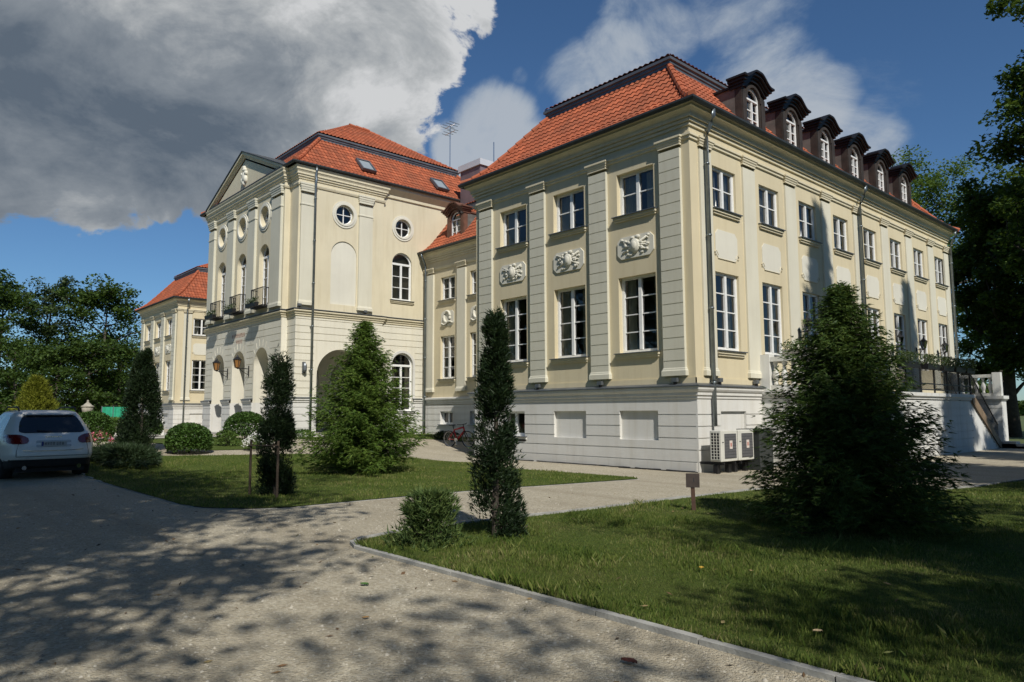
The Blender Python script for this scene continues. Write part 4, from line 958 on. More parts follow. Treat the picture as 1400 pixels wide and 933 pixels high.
leaf_obj(8.75, -11.75, 0.074, (.36, .27, .16), .9, 'tan dry fallen leaf in grass near the kerb', .08)

# ------------------------------------------------------------------ terrace along the wing
ter = empty('terrace', (2.0, 12, 0), 'raised white garden terrace with balustrade and stairs along the wing', 'terrace')
def tb(mb, name, mat, par=None, **k):
    o = mb.build(name, mat, None, **k); o.parent = par or ter
    o.matrix_parent_inverse = Matrix.Identity(4) if par else Matrix.Translation((-2.0, -12, 0)); return o
TX, TY0, TY1, TS0, TS1 = 2.0, 3.4, 21.75, 16.7, 20.3; TF = Fr((TX, 0, 0), (0, 1, 0), (1, 0, 0)); TN = Fr((0, TY0, 0), (1, 0, 0), (0, -1, 0))
mb = MB(); gr_ = [.25 + .3 * k for k in range(7)]
relief(mb, TF, TY0, TS0, -.3, 2.1, [(TY0, TS0, g - .014, g + .014, 'd', -.025) for g in gr_]); relief(mb, TN, .0, TX, -.3, 2.1, [(0, TX, g - .014, g + .014, 'd', -.025) for g in gr_])
mb.face([TF.p(TS0, -.3), TF.p(TS1 - .1, -.3), TF.p(TS1 - .1, .1), TF.p(TS0, 2.1)])
mb.face([(0, TY0, 2.1), (TX, TY0, 2.1), (TX, TS0, 2.1), (0, TS0, 2.1)])
EN = Fr((0, 21.0, 0), (1, 0, 0), (0, -1, 0)); relief(mb, EN, 0, TX, -.3, 2.2, [(0, TX, g - .014, g + .014, 'd', -.025) for g in gr_]); mb.face([(TX, 21, -.3), (TX, TY1, -.3), (TX, TY1, 2.2), (TX, 21, 2.2)]); mb.face([(1.0, TS0, -.3), (1.0, 21, -.3), (1.0, 21, 2.1), (1.0, TS0, 2.1)])
tb(mb, 'retaining_wall', M['terrace'])
mb = MB(); molding(mb, [(0, TY0), (TX, TY0), (TX, TS0), (1.0, TS0)], [(0, 2.06), (.05, 2.08), (.05, 2.14), (.12, 2.18), (.12, 2.3), (0, 2.3)]); molding(mb, [(0, 21), (TX, 21), (TX, TY1)], [(0, 2.1), (.05, 2.12), (.12, 2.18), (.12, 2.32), (0, 2.32)])
mb.face([(0, TY0, 2.298), (TX, TY0, 2.298), (TX, TS0, 2.298), (0, TS0, 2.298)]); mb.face([(0, TS0, 2.298), (1, TS0, 2.298), (1, 21, 2.298), (0, 21, 2.298)]); mb.face([(0, 21, 2.318), (TX, 21, 2.318), (TX, TY1, 2.318), (0, TY1, 2.318)]); tb(mb, 'terrace_floor', M['terrace'])
BAL = [(.05, 0), (.07, .02), (.07, .07), (.05, .09), (.075, .16), (.105, .26), (.10, .34), (.06, .46), (.045, .56), (.05, .62), (.07, .64), (.07, .7), (.07, .72)]
def balustrade(pts, name='balustrade'):
    mb = MB()
    for a, b in zip(pts, pts[1:]):
        a, b = Vector(a), Vector(b); d = (b - a).normalized(); s = Vector((-d.y, d.x)) * .12
        for z0, z1, k in ((2.3, 2.44, 1), (3.16, 3.3, 1.15)):
            q = [a - s * k, b - s * k, b + s * k, a + s * k]; mb.hexa([(p.x, p.y, z0) for p in q] + [(p.x, p.y, z1) for p in q])
    for p in pts: mb.box((p[0] - .16, p[1] - .16, 2.3), (p[0] + .16, p[1] + .16, 3.38))
    o = tb(mb, name, M['terrace'])
    for a, b in zip(pts, pts[1:]):
        a, b = Vector(a), Vector(b); n = max(2, int((b - a).length / .27))
        for k in range(1, n):
            p = a.lerp(b, k / n); q = MB(); q.lathe(BAL, (p.x, p.y, 2.44), 10); tb(q, 'baluster', M['terrace'], o, smooth=True)
balustrade([(.2, TY0 + .14), (TX - .14, TY0 + .14), (TX - .14, 8.0)]); balustrade([(.2, 21.14), (TX - .14, 21.14)])
mb = MB(); z0 = 2.3
for k in range(7): y = 8.3 + (TS0 - 8.3) * k / 6; mb.box((TX - .03, y - .025, z0 - .25), (TX + .02, y + .025, 3.32))
mb.box((TX - .03, 8.2, 3.28), (TX + .02, TS0, 3.33)); mb.box((TX - .025, 8.2, 2.4), (TX + .015, TS0, 2.44)); mb.box((TX - .025, 8.2, 2.62), (TX + .015, TS0, 2.66))
n = 84
for k in range(n): y = 8.3 + (TS0 - 8.3) * (k + .5) / n; mb.box((TX - .012, y - .008, 2.44), (TX + .004, y + .008, 3.28))
tb(mb, 'railing', M['iron'])
st = MB(); ns = 12
for k in range(ns): y = TS0 + (TS1 - TS0) * k / ns; z = 2.3 - 2.2 * (k + 1) / ns; st.box((1.0, y, z - .2), (TX + .02, y + (TS1 - TS0) / ns + .02, z))
for k in range(3): st.box((1.2 - .0, TS1 + .02, -.1), (TX + 1.3 - .35 * k, 20.96, .1 + .1 * k))
so = tb(st, 'stairs', M['step'])
sg = MB(); A, B = (TS0 - .1, 2.25), (TS1, .02)
sg.hexa([TF.p(A[0], A[1] - .25, .03), TF.p(B[0], B[1] - .1, .03), TF.p(B[0], B[1] - .1, .08), TF.p(A[0], A[1] - .25, .08), TF.p(A[0] + .1, A[1] + .12, .03), TF.p(B[0] + .1, B[1] + .2, .03), TF.p(B[0] + .1, B[1] + .2, .08), TF.p(A[0] + .1, A[1] + .12, .08)]); tb(sg, 'stair_stringer', M['rustwood'], so)
sr = MB()
for xx in (1.06, TX - .04):
    sr.tube([(xx, TS0, 3.3), (xx, TS1, 1.05)], .028, 6); sr.tube([(xx, TS0, 2.5), (xx, TS1, .3)], .02, 6)
    for k in range(26): f = k / 25; y = TS0 + (TS1 - TS0) * f; sr.tube([(xx, y, 2.5 - 2.2 * f), (xx, y, 3.3 - 2.25 * f)], .012, 4)
tb(sr, 'stair_railing', M['iron'], so)
# ------------------------------------------------------------------ vegetation
def unit(v): return v / np.maximum(1e-9, np.linalg.norm(v, axis=-1, keepdims=True))
def rnd_dir(n): return unit(RNG.normal(size=(n, 3)))
def sprays(c, d, L, W, n_leaf=5, droop=.0, flat=None):
    """flat fans of pointed leaflets: c (N,3) bases, d (N,3) unit directions, L lengths. returns (N*n_leaf*3,3) triangles"""
    N = len(c); up = np.tile(np.array([0, 0, 1.0]), (N, 1)) if flat is None else flat
    s = unit(np.cross(d, up) + RNG.normal(scale=.35, size=(N, 3))); out = np.zeros((N, n_leaf, 3, 3))
    for k in range(n_leaf):
        f = 0.0 if n_leaf == 1 else (k / (n_leaf - 1) - .5) * 2; ang = f * .95
        dd = unit(d * math.cos(ang) + s * math.sin(ang) + np.array([0, 0, -droop]) + RNG.normal(scale=.12, size=(N, 3)))
        ll = (L * (1 - .35 * abs(f)) * RNG.uniform(.75, 1.2, N))[:, None]; b = c + d * (L * .12 * (1 - abs(f)))[:, None]
        w = unit(np.cross(dd, RNG.normal(size=(N, 3)))) * (W * ll / np.maximum(1e-6, L[:, None]))
        out[:, k, 0] = b - w * .5; out[:, k, 1] = b + w * .5; out[:, k, 2] = b + dd * ll
    return out.reshape(-1, 3)
def quads(c, size, aspect=.6, up_bias=.4):
    """scattered single leaves as rhombi"""
    N = len(c); n = rnd_dir(N); n[:, 2] = np.abs(n[:, 2]) + up_bias; n = unit(n); a = unit(np.cross(n, rnd_dir(N))); b = np.cross(n, a); s = (size if np.ndim(size) else np.full(N, size))[:, None]
    return np.stack([c - a * s * .5, c + b * s * .5 * aspect - a * s * .05, c + a * s * .5, c - b * s * .5 * aspect - a * s * .05], 1).reshape(-1, 3)

def conifer(name, loc, H, R, mat, label, cat='tree', nb=150, power=.8, droop=.25, spray=.17, bare=.02, seed=1, dens=1.0, group=None, upturn=.35, top_thin=.0, lean=0.0, ragged=.22):
    """feathery evergreen: limbs from a tapered trunk, each limb carrying flat fans of needles"""
    global RNG; RNG = np.random.default_rng(seed)
    t = empty(name, loc, label, cat, group)
    mb = MB(); mb.tube([(0, 0, -.1), (0, 0, H * .5), (0, 0, H * .97)], [R * .055 + .02, R * .035 + .012, .008], 8)
    C, D, LL = [], [], []
    ga = 2.39996
    for i in range(nb):
        f = (i + .5) / nb; f = 1 - (1 - f) ** 1.15 if False else f ** .85; z = H * (bare + (1 - bare) * f)
        r = R * (1 - f) ** power * RNG.uniform(.9 - ragged, .9 + ragged) + .05; a = i * ga + RNG.normal(0, .25)
        if top_thin and f > .8: r *= RNG.uniform(.5, 1.25)
        dirv = np.array([math.cos(a), math.sin(a), 0]); m = max(4, int(r / .075))
        tt = np.linspace(.12, 1, m); P = dirv[None] * (r * tt)[:, None]; P[:, 2] = z + r * (upturn * tt ** 2 - droop * tt) + lean * 0
        if r > .25: mb.tube([(0, 0, z), tuple(P[m // 2]), tuple(P[-1])], [.012 + r * .008, .008, .004], 4, cap=False)
        per = max(1, int(dens * 3)); 
        for q in range(per):
            jit = RNG.normal(scale=.05 + .03 * r, size=P.shape); jit[:, 2] *= .8; C.append(P + jit)
            side = np.array([-dirv[1], dirv[0], 0]); dd = dirv[None] * RNG.uniform(.5, 1, (m, 1)) + side[None] * RNG.normal(0, .75, (m, 1)); dd[:, 2] = RNG.normal(-.12, .3, m); D.append(unit(dd)); LL.append(spray * RNG.uniform(.7, 1.35, m) * (.75 + .4 * (1 - f)))
    k = 40; C.append(np.stack([RNG.normal(0, .03, k), RNG.normal(0, .03, k), RNG.uniform(H * .82, H * .99, k)], -1)); dd = RNG.normal(size=(k, 3)) * .5; dd[:, 2] = 1; D.append(unit(dd)); LL.append(np.full(k, spray * .9))
    V = sprays(np.concatenate(C), np.concatenate(D), np.concatenate(LL), spray * .17, 6, .1)
    mb.build('trunk', M['bark'], t); o = np_mesh('foliage', V, 3, mat, t); tag(o, kind=None); return t

def column(name, loc, H, R, mat, label, seed, n=5200, spray=.13, group=None, prof=None):
    """narrow upright conifer: lumpy column of upswept tufts with see-through gaps"""
    global RNG; RNG = np.random.default_rng(seed)
    t = empty(name, loc, label, 'conifer', group); mb = MB(); mb.tube([(0, 0, -.1), (.01, .01, H * .5), (0, 0, H * .95)], [.05, .03, .008], 7)
    nl = 46; lump = RNG.uniform(0, 1, (nl, 4)); lz = lump[:, 0] * H * .9 + .05 * H; la = lump[:, 1] * 2 * PI
    prof = prof or (lambda f: np.minimum(1, .55 + 1.2 * f) * np.clip((1 - f) / .45, 0, 1) ** .6)
    k = RNG.integers(0, nl, n); f0 = lz / H; rr = R * prof(f0); cx = np.cos(la) * rr * .62; cy = np.sin(la) * rr * .62
    s = .42 * rr + .03; C = np.stack([cx[k] + RNG.normal(0, 1, n) * s[k] * .55, cy[k] + RNG.normal(0, 1, n) * s[k] * .55, lz[k] + RNG.normal(0, 1, n) * (s[k] * .9)], -1)
    C[:, 2] = np.clip(C[:, 2], .04, H); f = C[:, 2] / H; lim = R * prof(f) * 1.08 + .02; r = np.hypot(C[:, 0], C[:, 1]); sc = np.where(r > lim, lim / np.maximum(r, 1e-6), 1); C[:, 0] *= sc; C[:, 1] *= sc
    D = np.stack([C[:, 0], C[:, 1], np.full(n, .0)], -1); D = unit(D) * .6 + RNG.normal(scale=.35, size=(n, 3)); D[:, 2] += .75; D = unit(D)
    for i in range(0, nl, 2): mb.tube([(0, 0, max(.05, lz[i] - .15)), (cx[i] * .9, cy[i] * .9, lz[i])], [.012, .005], 4, cap=False)
    V = sprays(C, D, spray * RNG.uniform(.7, 1.3, n), spray * .22, 4, 0.0); mb.build('trunk', M['bark'], t); np_mesh('foliage', V, 3, mat, t); return t

def bush(name, loc, r, mat, label, seed, n=3500, leaf=.06, group=None, cat='bush', noisy=.08, tufts=False, flat_bottom=.5):
    """rounded shrub: leaves on and just inside an uneven shell"""
    global RNG; RNG = np.random.default_rng(seed)
    t = empty(name, loc, label, cat, group); d = rnd_dir(n); d[:, 2] = np.where(d[:, 2] < -flat_bottom, -d[:, 2], d[:, 2]); rad = 1 - np.abs(RNG.normal(0, .2, n)); rad = np.clip(rad, .25, 1); q = rnd_dir(9)
    for v in q: rad *= 1 + noisy * np.clip((d @ v) - .5, 0, 1) * RNG.uniform(-1, 2)
    C = d * rad[:, None] * np.array(r)[None]; C[:, 2] += r[2] * min(1, flat_bottom + .15); C[:, 2] = np.maximum(C[:, 2], .02)
    V = sprays(C, unit(d + RNG.normal(scale=.5, size=(n, 3))), leaf * 2 * RNG.uniform(.7, 1.3, n), leaf * .4, 4) if tufts else quads(C, leaf * RNG.uniform(.7, 1.4, n), .62, .3)
    mb = MB()
    for i in range(7): a = i * 2.4; mb.tube([(0, 0, 0), (math.cos(a) * r[0] * .35, math.sin(a) * r[1] * .35, r[2] * .9)], [.015, .006], 5, cap=False)
    mb.build('stem', M['bark'], t); np_mesh('foliage', V, 3 if tufts else 4, mat, t); return t

def tree_parts(t, H, R, mat, seed, clear=.3, n_leaf=14000, leaf=.3, crown=None, limbs=9, trunk_r=.28, gap=.55, cl=.34):
    """broadleaf tree: forked trunk and limbs ending in leaf clumps, sky showing between them"""
    global RNG; RNG = np.random.default_rng(seed); rd = random.Random(seed); mb = MB(); tips = []
    top = H * .8; mb.tube([(0, 0, -.3), (rd.uniform(-.2, .2), rd.uniform(-.2, .2), H * clear), (rd.uniform(-.5, .5), rd.uniform(-.5, .5), top)], [trunk_r * 1.25, trunk_r * .85, trunk_r * .2], 9)
    for i in range(limbs):
        f = clear + (.95 - clear) * (i + .3) / limbs; a = i * 2.4 + rd.uniform(-.4, .4); z0 = H * f * .82; w = math.sin(PI * min(1, max(.12, (f - clear) / (1.02 - clear) * .8 + .18))) ** .7
        L = R * w * rd.uniform(.75, 1.1); rise = H * .12 * rd.uniform(.5, 1.5)
        p1 = Vector((math.cos(a) * L * .5, math.sin(a) * L * .5, z0 + rise * .6)); p2 = Vector((math.cos(a + .2) * L, math.sin(a + .2) * L, z0 + rise)); mb.tube([(0, 0, z0), p1, p2], [trunk_r * .4 * (1.1 - f * .6), trunk_r * .24, .03], 6, cap=False)
        for q in range(6):
            b = p1.lerp(p2, rd.uniform(0, 1)); e = b + Vector((rd.gauss(0, .22) * R, rd.gauss(0, .22) * R, rd.uniform(-.03, .13) * H)); mb.tube([b, b.lerp(e, .5) + Vector((0, 0, .1)), e], [trunk_r * .12, trunk_r * .07, .02], 4, cap=False); tips.append(e)
        tips += [p2, p1 + Vector((0, 0, .1 * H * rd.random()))]
    for q in range(16): tips.append(Vector((rd.gauss(0, .2) * R, rd.gauss(0, .2) * R, H * rd.uniform(.74, .93))))
    T = np.array([tuple(p) for p in tips]); k = RNG.integers(0, len(T), n_leaf); sz = R * cl * RNG.uniform(.55, 1.15, len(T))
    d = rnd_dir(n_leaf) * (RNG.uniform(0, 1, n_leaf) ** .45)[:, None] * sz[k][:, None]; d[:, 2] *= gap; C = T[k] + d
    V = quads(C, leaf * RNG.uniform(.6, 1.4, n_leaf), .62, .5); mb.build('trunk', M['bark'], t, smooth=True); np_mesh('crown', V, 4, mat, t)
def broadleaf(name, loc, label, H, R, mat, seed, group=None, **k):
    t = empty(name, loc, label, 'tree', group); tree_parts(t, H, R, mat, seed, **k); return t

# ---- in the garden
conifer('conifer', (6.82, -6.58, 0), 3.42, 1.33, M['hemlock'], 'big dark feathery conifer on the lawn in front of the terrace', seed=3, nb=420, power=.66, ragged=.26, spray=.10, droop=.22, upturn=.22, dens=3.1, top_thin=1)
conifer('conifer', (-6.2, -6.75, 0), 4.15, 1.62, M['thuja'], 'broad sunlit green conifer on the lawn before the arched porch', seed=5, nb=340, power=.74, ragged=.3, spray=.135, droop=.12, upturn=.3, dens=2.2, top_thin=1)
column('cypress', (3.88, -10.62, 0), 3.05, .34, M['cypress'], 'tall thin dark cypress beside the dwarf pine at lawn edge', 21, n=11000, spray=.085, prof=lambda f: np.clip((1.02 - f), 0, 1) ** .52 * (1 + .10 * np.sin(f * 23)))
column('cypress', (-2.75, -10.75, 0), 3.02, .33, M['cypress'], 'thin dark cypress tied between two wooden stakes', 22, n=9000, spray=.09, prof=lambda f: (.66 + .38 * (1 - f)) * np.clip((1.02 - f) / .15, 0, 1) ** .5 * (1 + .10 * np.sin(f * 19 + 1)))
column('cypress', (-15.6, -9.9, .3), 3.6, .72, M['cypress'], 'wide dark cone-shaped cypress rising from low juniper near the car', 23, n=17000, spray=.13, prof=lambda f: np.clip((1.03 - f), 0, 1) ** .6)
column('dwarf_pine', (3.72, -11.55, 0), .62, .46, M['pine'], 'low loose dwarf pine beside the tall thin cypress', 31, n=1700, spray=.11, prof=lambda f: np.clip(1.05 - f, 0, 1) ** .4 * (1 + .3 * np.sin(f * 9)))
for i, (x, y, r, lab) in enumerate(((-14.7, -8.6, .78, 'round clipped green bush on lawn between juniper and flowers'), (-20.6, -4.3, .95, 'round clipped green bush behind the staked cypress'), (-27.5, -6.6, .8, 'round clipped green bush half hidden behind the wide cypress'), (-24.6, -9.6, .95, 'round green bush behind the car beside the urn pillar'))):
    bush('clipped_bush', (x, y, gz(x, y)), (r, r, r * .8), M['box'], lab, 40 + i, n=8500, leaf=.08, group='clipped round bushes', noisy=.04)
bush('juniper', (-13.6, -10.9, gz(-13.6, 0)), (2.2, .8, .2), M['juniper'], 'dark spreading juniper on the lawn corner beside the car', 51, n=3800, leaf=.11, tufts=True, noisy=.3, cat='shrub')
bush('flower_shrub', (-16.6, -6.6, gz(-16.6, 0)), (.42, .42, .36), M['leafB'], 'small leafy shrub right of the round clipped bush', 52, n=700, leaf=.09, noisy=.2, cat='shrub')
bush('hedge_plant', (-15.9, 3.4, gz(-15.9, 0)), (.9, .4, .26), M['cypress'], 'low dark evergreen mound beside the red bicycle', 53, n=1600, leaf=.07, cat='shrub')
bush('hedge_plant', (-19.6, -2.1, .5), (.8, .45, .26), M['box'], 'low green mound at the foot of the porch corner', 54, n=1600, leaf=.06, cat='shrub')
bush('flower_shrub', (-27.8, -8.0, .5), (.9, .9, .62), M['leafB'], 'leafy shrub in front of the low garden wall', 55, n=1400, leaf=.13, noisy=.2, cat='shrub')
column('golden_shrub', (-38.7, -9.6, .5), 3.3, 1.5, M['gold'], 'golden yellow cone-shaped shrub rising behind the car', 56, n=5200, spray=.26, prof=lambda f: np.clip(1.03 - f, 0, 1) ** .75 * (1 + .12 * np.sin(f * 17)))
def flower_clump(loc, r, petal, label, seed, n=46, grp=None):
    global RNG; RNG = np.random.default_rng(seed); t = bush('flowering_plant', loc, r, M['leafB'], label, seed, n=600, leaf=.07, cat='plant', noisy=.2); Q = []
    for i in range(n):
        d = rnd_dir(1)[0]; d[2] = abs(d[2]); p = d * np.array(r) * 1.02; Q.append(np.array((p[0], p[1], p[2] + r[2] * .6))[None] + RNG.normal(scale=.038, size=(14, 3)))
    np_mesh('flower_heads', quads(np.concatenate(Q), .055, .8, .6), 4, petal, t); return t
flower_clump((-14.6, -6.2, gz(-14.6, 0)), (.5, .5, .36), M['white_petal'], 'white flowering plant at the lawn edge by the staked cypress', 61, 70)
flower_clump((-19.0, -10.45, gz(-19, 0)), (.42, .42, .3), M['pink_petal'], 'pink flowering plant on gravel behind the white car', 62, 26)
# ------------------------------------------------------------------ far trees
bgA = 'leafy trees beyond the courtyard'
for i, (x, y, H, R, mk, lab, kw) in enumerate((
    (-79.5, 2.4, 16.6, 5.8, 'leafA', 'wide dark round-topped tree next to the far wing', dict(n_leaf=15000, leaf=.36, limbs=14, clear=.16)),
    (-81.4, -2.9, 16.6, 3.4, 'leafC', 'tall narrow blue-green tree left of the wide round tree', dict(n_leaf=9000, leaf=.3, limbs=12, clear=.2)),
    (-79.5, -7.2, 16.0, 4.2, 'leafA', 'dark tree at the left edge above the car roof', dict(n_leaf=10000, leaf=.33, limbs=11, clear=.16)),
    (-84, -12, 16.5, 5, 'leafA', 'dark tree beyond the left edge of the courtyard', dict(n_leaf=7000, leaf=.4, limbs=11, clear=.16)),
    (-68.9, -6.8, 8.6, 3.4, 'leafA', 'low bushy dark tree behind the car roof', dict(n_leaf=8000, leaf=.26, clear=.05, limbs=12)),
    (-64.5, -4.6, 7.6, 3.2, 'leafA', 'low bushy dark tree behind the golden shrub', dict(n_leaf=8000, leaf=.26, clear=.05, limbs=12)),
    (-65.0, -2.0, 8.4, 3.2, 'leafA', 'low bushy dark tree behind the stone urn', dict(n_leaf=8000, leaf=.26, clear=.05, limbs=12)),
    (-66.8, 1.2, 8.8, 3.0, 'leafA', 'low bushy dark tree behind the green netting', dict(n_leaf=8000, leaf=.26, clear=.05, limbs=12)))):
    broadleaf('leafy_tree', (x, y, .5), lab, H, R, M[mk], 100 + i, bgA, **kw)
bgR = 'tall trees at the end of the wing'
for i, (x, y, H, R, mk, lab, kw) in enumerate((
    (-1.2, 36.2, 17.0, 2.8, 'leafA', 'dark tree with a thick trunk just past the terrace end', dict(n_leaf=30000, leaf=.28, limbs=18, clear=.16, trunk_r=.40, gap=.7)),
    (4.3, 31.6, 27, 4.3, 'leafA', 'tallest dark tree at the right edge of the garden', dict(n_leaf=52000, leaf=.28, limbs=22, clear=.16, trunk_r=.36, gap=.7)),
    (-.6, 46.8, 21, 4.4, 'leafA', 'dark tree behind the two trunks past the terrace', dict(n_leaf=22000, leaf=.34, limbs=15, clear=.1, gap=.8)),
    (3.6, 40.0, 20, 5.2, 'leafA', 'dark tree rising behind the tallest tree', dict(n_leaf=22000, leaf=.34, limbs=15, clear=.12, gap=.8)),
    (-10.6, 51.9, 24.5, 5.6, 'leafB', 'light green feathery tree behind the end of the red roof', dict(n_leaf=22000, leaf=.26, limbs=20, clear=.3, cl=.30)),
    (-7.5, 60, 21, 5.5, 'leafB', 'light green tree behind the tall dark trees', dict(n_leaf=10000, leaf=.36, limbs=12)))):
    broadleaf('tall_tree', (x, y, 0), lab, H, R, M[mk], 130 + i, bgR, **kw)
# the far wood along the horizon reads as one mass
n = 26000; RNG = np.random.default_rng(77); aa = RNG.uniform(math.radians(-112), math.radians(8), n); rr = RNG.uniform(190, 215, n); hh = (7 + 2.2 * np.sin(aa * 37) + 1.6 * np.sin(aa * 91)) * RNG.uniform(0, 1, n) ** .7
tag(np_mesh('far_wood', quads(np.stack([11 + rr * np.sin(aa), -17 + rr * np.cos(aa), hh], -1), RNG.uniform(1.2, 2.6, n), .7), 4, M['leafA']), kind='stuff')
# trees beyond the frame whose shade falls across the drive, lawn and wing
shade = 'avenue trees shading the drive'
s0 = broadleaf('avenue_tree', (19.5, -25.5, 0), 'tall avenue tree standing beside the drive and shading it', 15.5, 5.4, M['leafA'], 160, shade, n_leaf=30000, leaf=.21, limbs=16, clear=.34, cl=.29)
for x, y, rz in ((2.2, -22.0, 2.3), (-3.8, -22.5, 3.3), (-10.5, -23.2, 4.6), (-17.5, -22.8, 5.4), (-25, -23, .3), (-33, -23.5, 1.9), (-1.5, -28.0, .9), (6.5, -28.5, 2.2), (24.5, -8.6, 5.2), (23, -2.4, 2.9), (24.8, -11.8, 3.9), (28, -17.5, 2.0)): copy_thing(s0, (x, y, 0), rz)
for x, y, z, rz, k, kz in ((18.3, -11.8, 0, .6, .5, .9), (11.2, -20.7, 0, 4.0, .78, 1.3), (6.2, -22.3, 0, 1.1, 1.0, 1.4), (21.6, -13.8, 0, 5.0, .8, .74)): copy_thing(s0, (x, y, z), rz).scale = (k, k, kz)
sp = 'spruces beside the terrace lawn'
s1 = conifer('spruce', (12.7, 2.4, 0), 22.2, 3.5, M['hemlock'], 'tall narrow spruce standing on the lawn opposite the terrace', nb=420, power=.75, spray=.5, droop=.3, upturn=.2, seed=170, group=sp, dens=.8)
copy_thing(s1, (12.9, 10.4, -1.6), 1.3); copy_thing(s1, (14.2, 14.4, -3.5), 2.6)

# ------------------------------------------------------------------ smaller things
def lantern(fr, u, z, d, label, amber=True, s=1.0, arm=.62, grp=None, mat='amber'):
    """six-sided lantern hanging from a wrought bracket"""
    p = fr.p(u, z, d); t = empty('wall_lantern', p, label, 'lantern', grp); N, U = fr.N, fr.U
    def w(a, b, c): return Vector(U) * a + Vector(N) * b + Vector((0, 0, c))
    m = MB(); m.tube([w(0, 0, 0), w(0, arm * .5, .03), w(0, arm, 0)], .022 * s, 6); m.tube([w(0, 0, -.28 * s), w(0, arm * .45, -.16 * s), w(0, arm * .8, 0)], .016 * s, 6); m.tube([w(0, .01, -.35 * s), w(0, .01, .15 * s)], .03 * s, 6); m.build('bracket', M['iron'], t)
    c = w(0, arm, 0); m = MB(); m.lathe([(.10 * s, .06), (.17 * s, .42 * s), (.17 * s, .43 * s), (.1 * s, .06)], c, 6); m.build('lamp_glass', M[mat], t)
    m = MB(); m.lathe([(.0, .68 * s), (.03 * s, .62 * s), (.05 * s, .56 * s), (.2 * s, .43 * s), (.2 * s, .415 * s), (0, .415 * s)], c, 6); m.lathe([(0, .0), (.06 * s, .02), (.11 * s, .06), (.0, .061)], c, 6)
    for k in range(6): a = PI * 2 * k / 6; m.tube([c + Vector((.105 * s * math.cos(a), .105 * s * math.sin(a), .06)), c + Vector((.175 * s * math.cos(a), .175 * s * math.sin(a), .42 * s))], .011 * s, 4)
    m.build('lamp_cap', M['iron'], t); return t
lantern(CF, -25.47, 3.95, .31, 'amber glass lantern on bracket between the right and middle arches', s=1.1, grp='porch lanterns')
lantern(CF, -28.42, 3.95, .31, 'amber glass lantern on bracket between the middle and left arches', s=1.1, grp='porch lanterns')
for i, c in enumerate((PIL_R[2], PIL_R[5], PIL_R[6], PIL_R[7])):
    lantern(RF, c + (.0 if i else .1), 4.25, .1, ('black wall lantern beside the big conifer tip', 'black wall lantern left of the terrace door in tree shade', 'black wall lantern between the two last terrace doors', 'black wall lantern nearest the end of the wing')[i], s=.85, arm=.3, grp='terrace wall lanterns', mat='glass2')
m = MB(); m.box((-20.79, -1.62, 3.55), (-20.7, -1.48, 4.1)); m.lathe([(.05, 0), (.1, .08), (.1, .3), (.04, .42)], (-20.62, -1.55, 3.62), 8); tag(m.build('wall_lamp', M['zinc']), 'small grey wall lamp left of the big porch arch', 'wall lamp')
def floodlight(fr, u, z, d, label):
    t = empty('floodlight', fr.p(u, z, d), label, 'floodlight', 'floodlights on the wall ledges'); U, N = fr.U, fr.N
    def q(mb, a0, a1, b0, b1, c0, c1): mb.hexa([U * a + N * b + Vector((0, 0, c)) for c in (c0, c1) for a, b in ((a0, b0), (a1, b0), (a1, b1), (a0, b1))])
    m = MB(); q(m, -.035, .035, -.03, .03, 0, .09); m.build('bracket', M['iron'], t); m = MB(); q(m, -.09, .09, -.06, .05, .085, .20); m.build('lamp_housing', M['zinc'], t)
nm = ('first', 'second', 'third')
for i, c in enumerate(PIL_F[:3]): floodlight(FF, c + .05, 2.40, .15, f'small floodlight on ledge under the {nm[i]} front pilaster from the corner')
floodlight(RF, .95, 2.40, .15, 'small floodlight on ledge beside the corner downpipe'); floodlight(RF, 3.0, 2.40, .13, 'small floodlight on ledge where the terrace begins')
floodlight(CS, -1.9, 6.68, .26, 'small floodlight on upper ledge at the central block corner'); floodlight(CS, 1.7, 6.68, .22, 'small floodlight on upper ledge under the right pilaster')

def flower_box(p0, p1, z, label, petal, seed, h=.2, spill=.25, n=420, grp=None, nf=26, w=.2):
    global RNG; RNG = np.random.default_rng(seed); A, B = Vector((*p0, z)), Vector((*p1, z)); c = (A + B) / 2; t = empty('flower_box', c, label, 'flower box', grp); d = (B - A); L = d.length; d.normalize(); s = Vector((-d.y, d.x, 0)) * w / 2
    m = MB(); a, b = -d * L / 2, d * L / 2; q = [a - s * .8, b - s * .8, b + s * .8, a + s * .8]; r = [a - s, b - s, b + s, a + s]; m.hexa(q + [p + Vector((0, 0, h)) for p in r]); m.build('planter', M['step'] if petal else M['iron'], t)
    u = RNG.uniform(-.5, .5, n) * L; C = np.array(d)[None] * u[:, None] + RNG.normal(scale=(w * .4, w * .4, .0), size=(n, 3)); C[:, 2] = h + RNG.uniform(-.3 * spill, spill, n)
    np_mesh('leaves', quads(C, RNG.uniform(.05, .1, n), .6), 4, M['leafC' if not petal else 'box'], t)
    if nf:
        f = MB()
        q = []
        for i in range(nf): v = d * RNG.uniform(-.48, .48) * L; q.append(np.array((v.x + RNG.normal(0, w * .35), v.y + RNG.normal(0, w * .35), h + RNG.uniform(.3, 1.05) * spill))[None] + RNG.normal(scale=.014, size=(7, 3)))
        np_mesh('flowers', quads(np.concatenate(q), .034, .8, .6), 4, petal or M['white_petal'], t)
    return t
flower_box((.75, 3.54), (1.85, 3.54), 3.302, 'stone flower box with white blooms on the terrace balustrade corner', M['white_petal'], 201, grp=None)
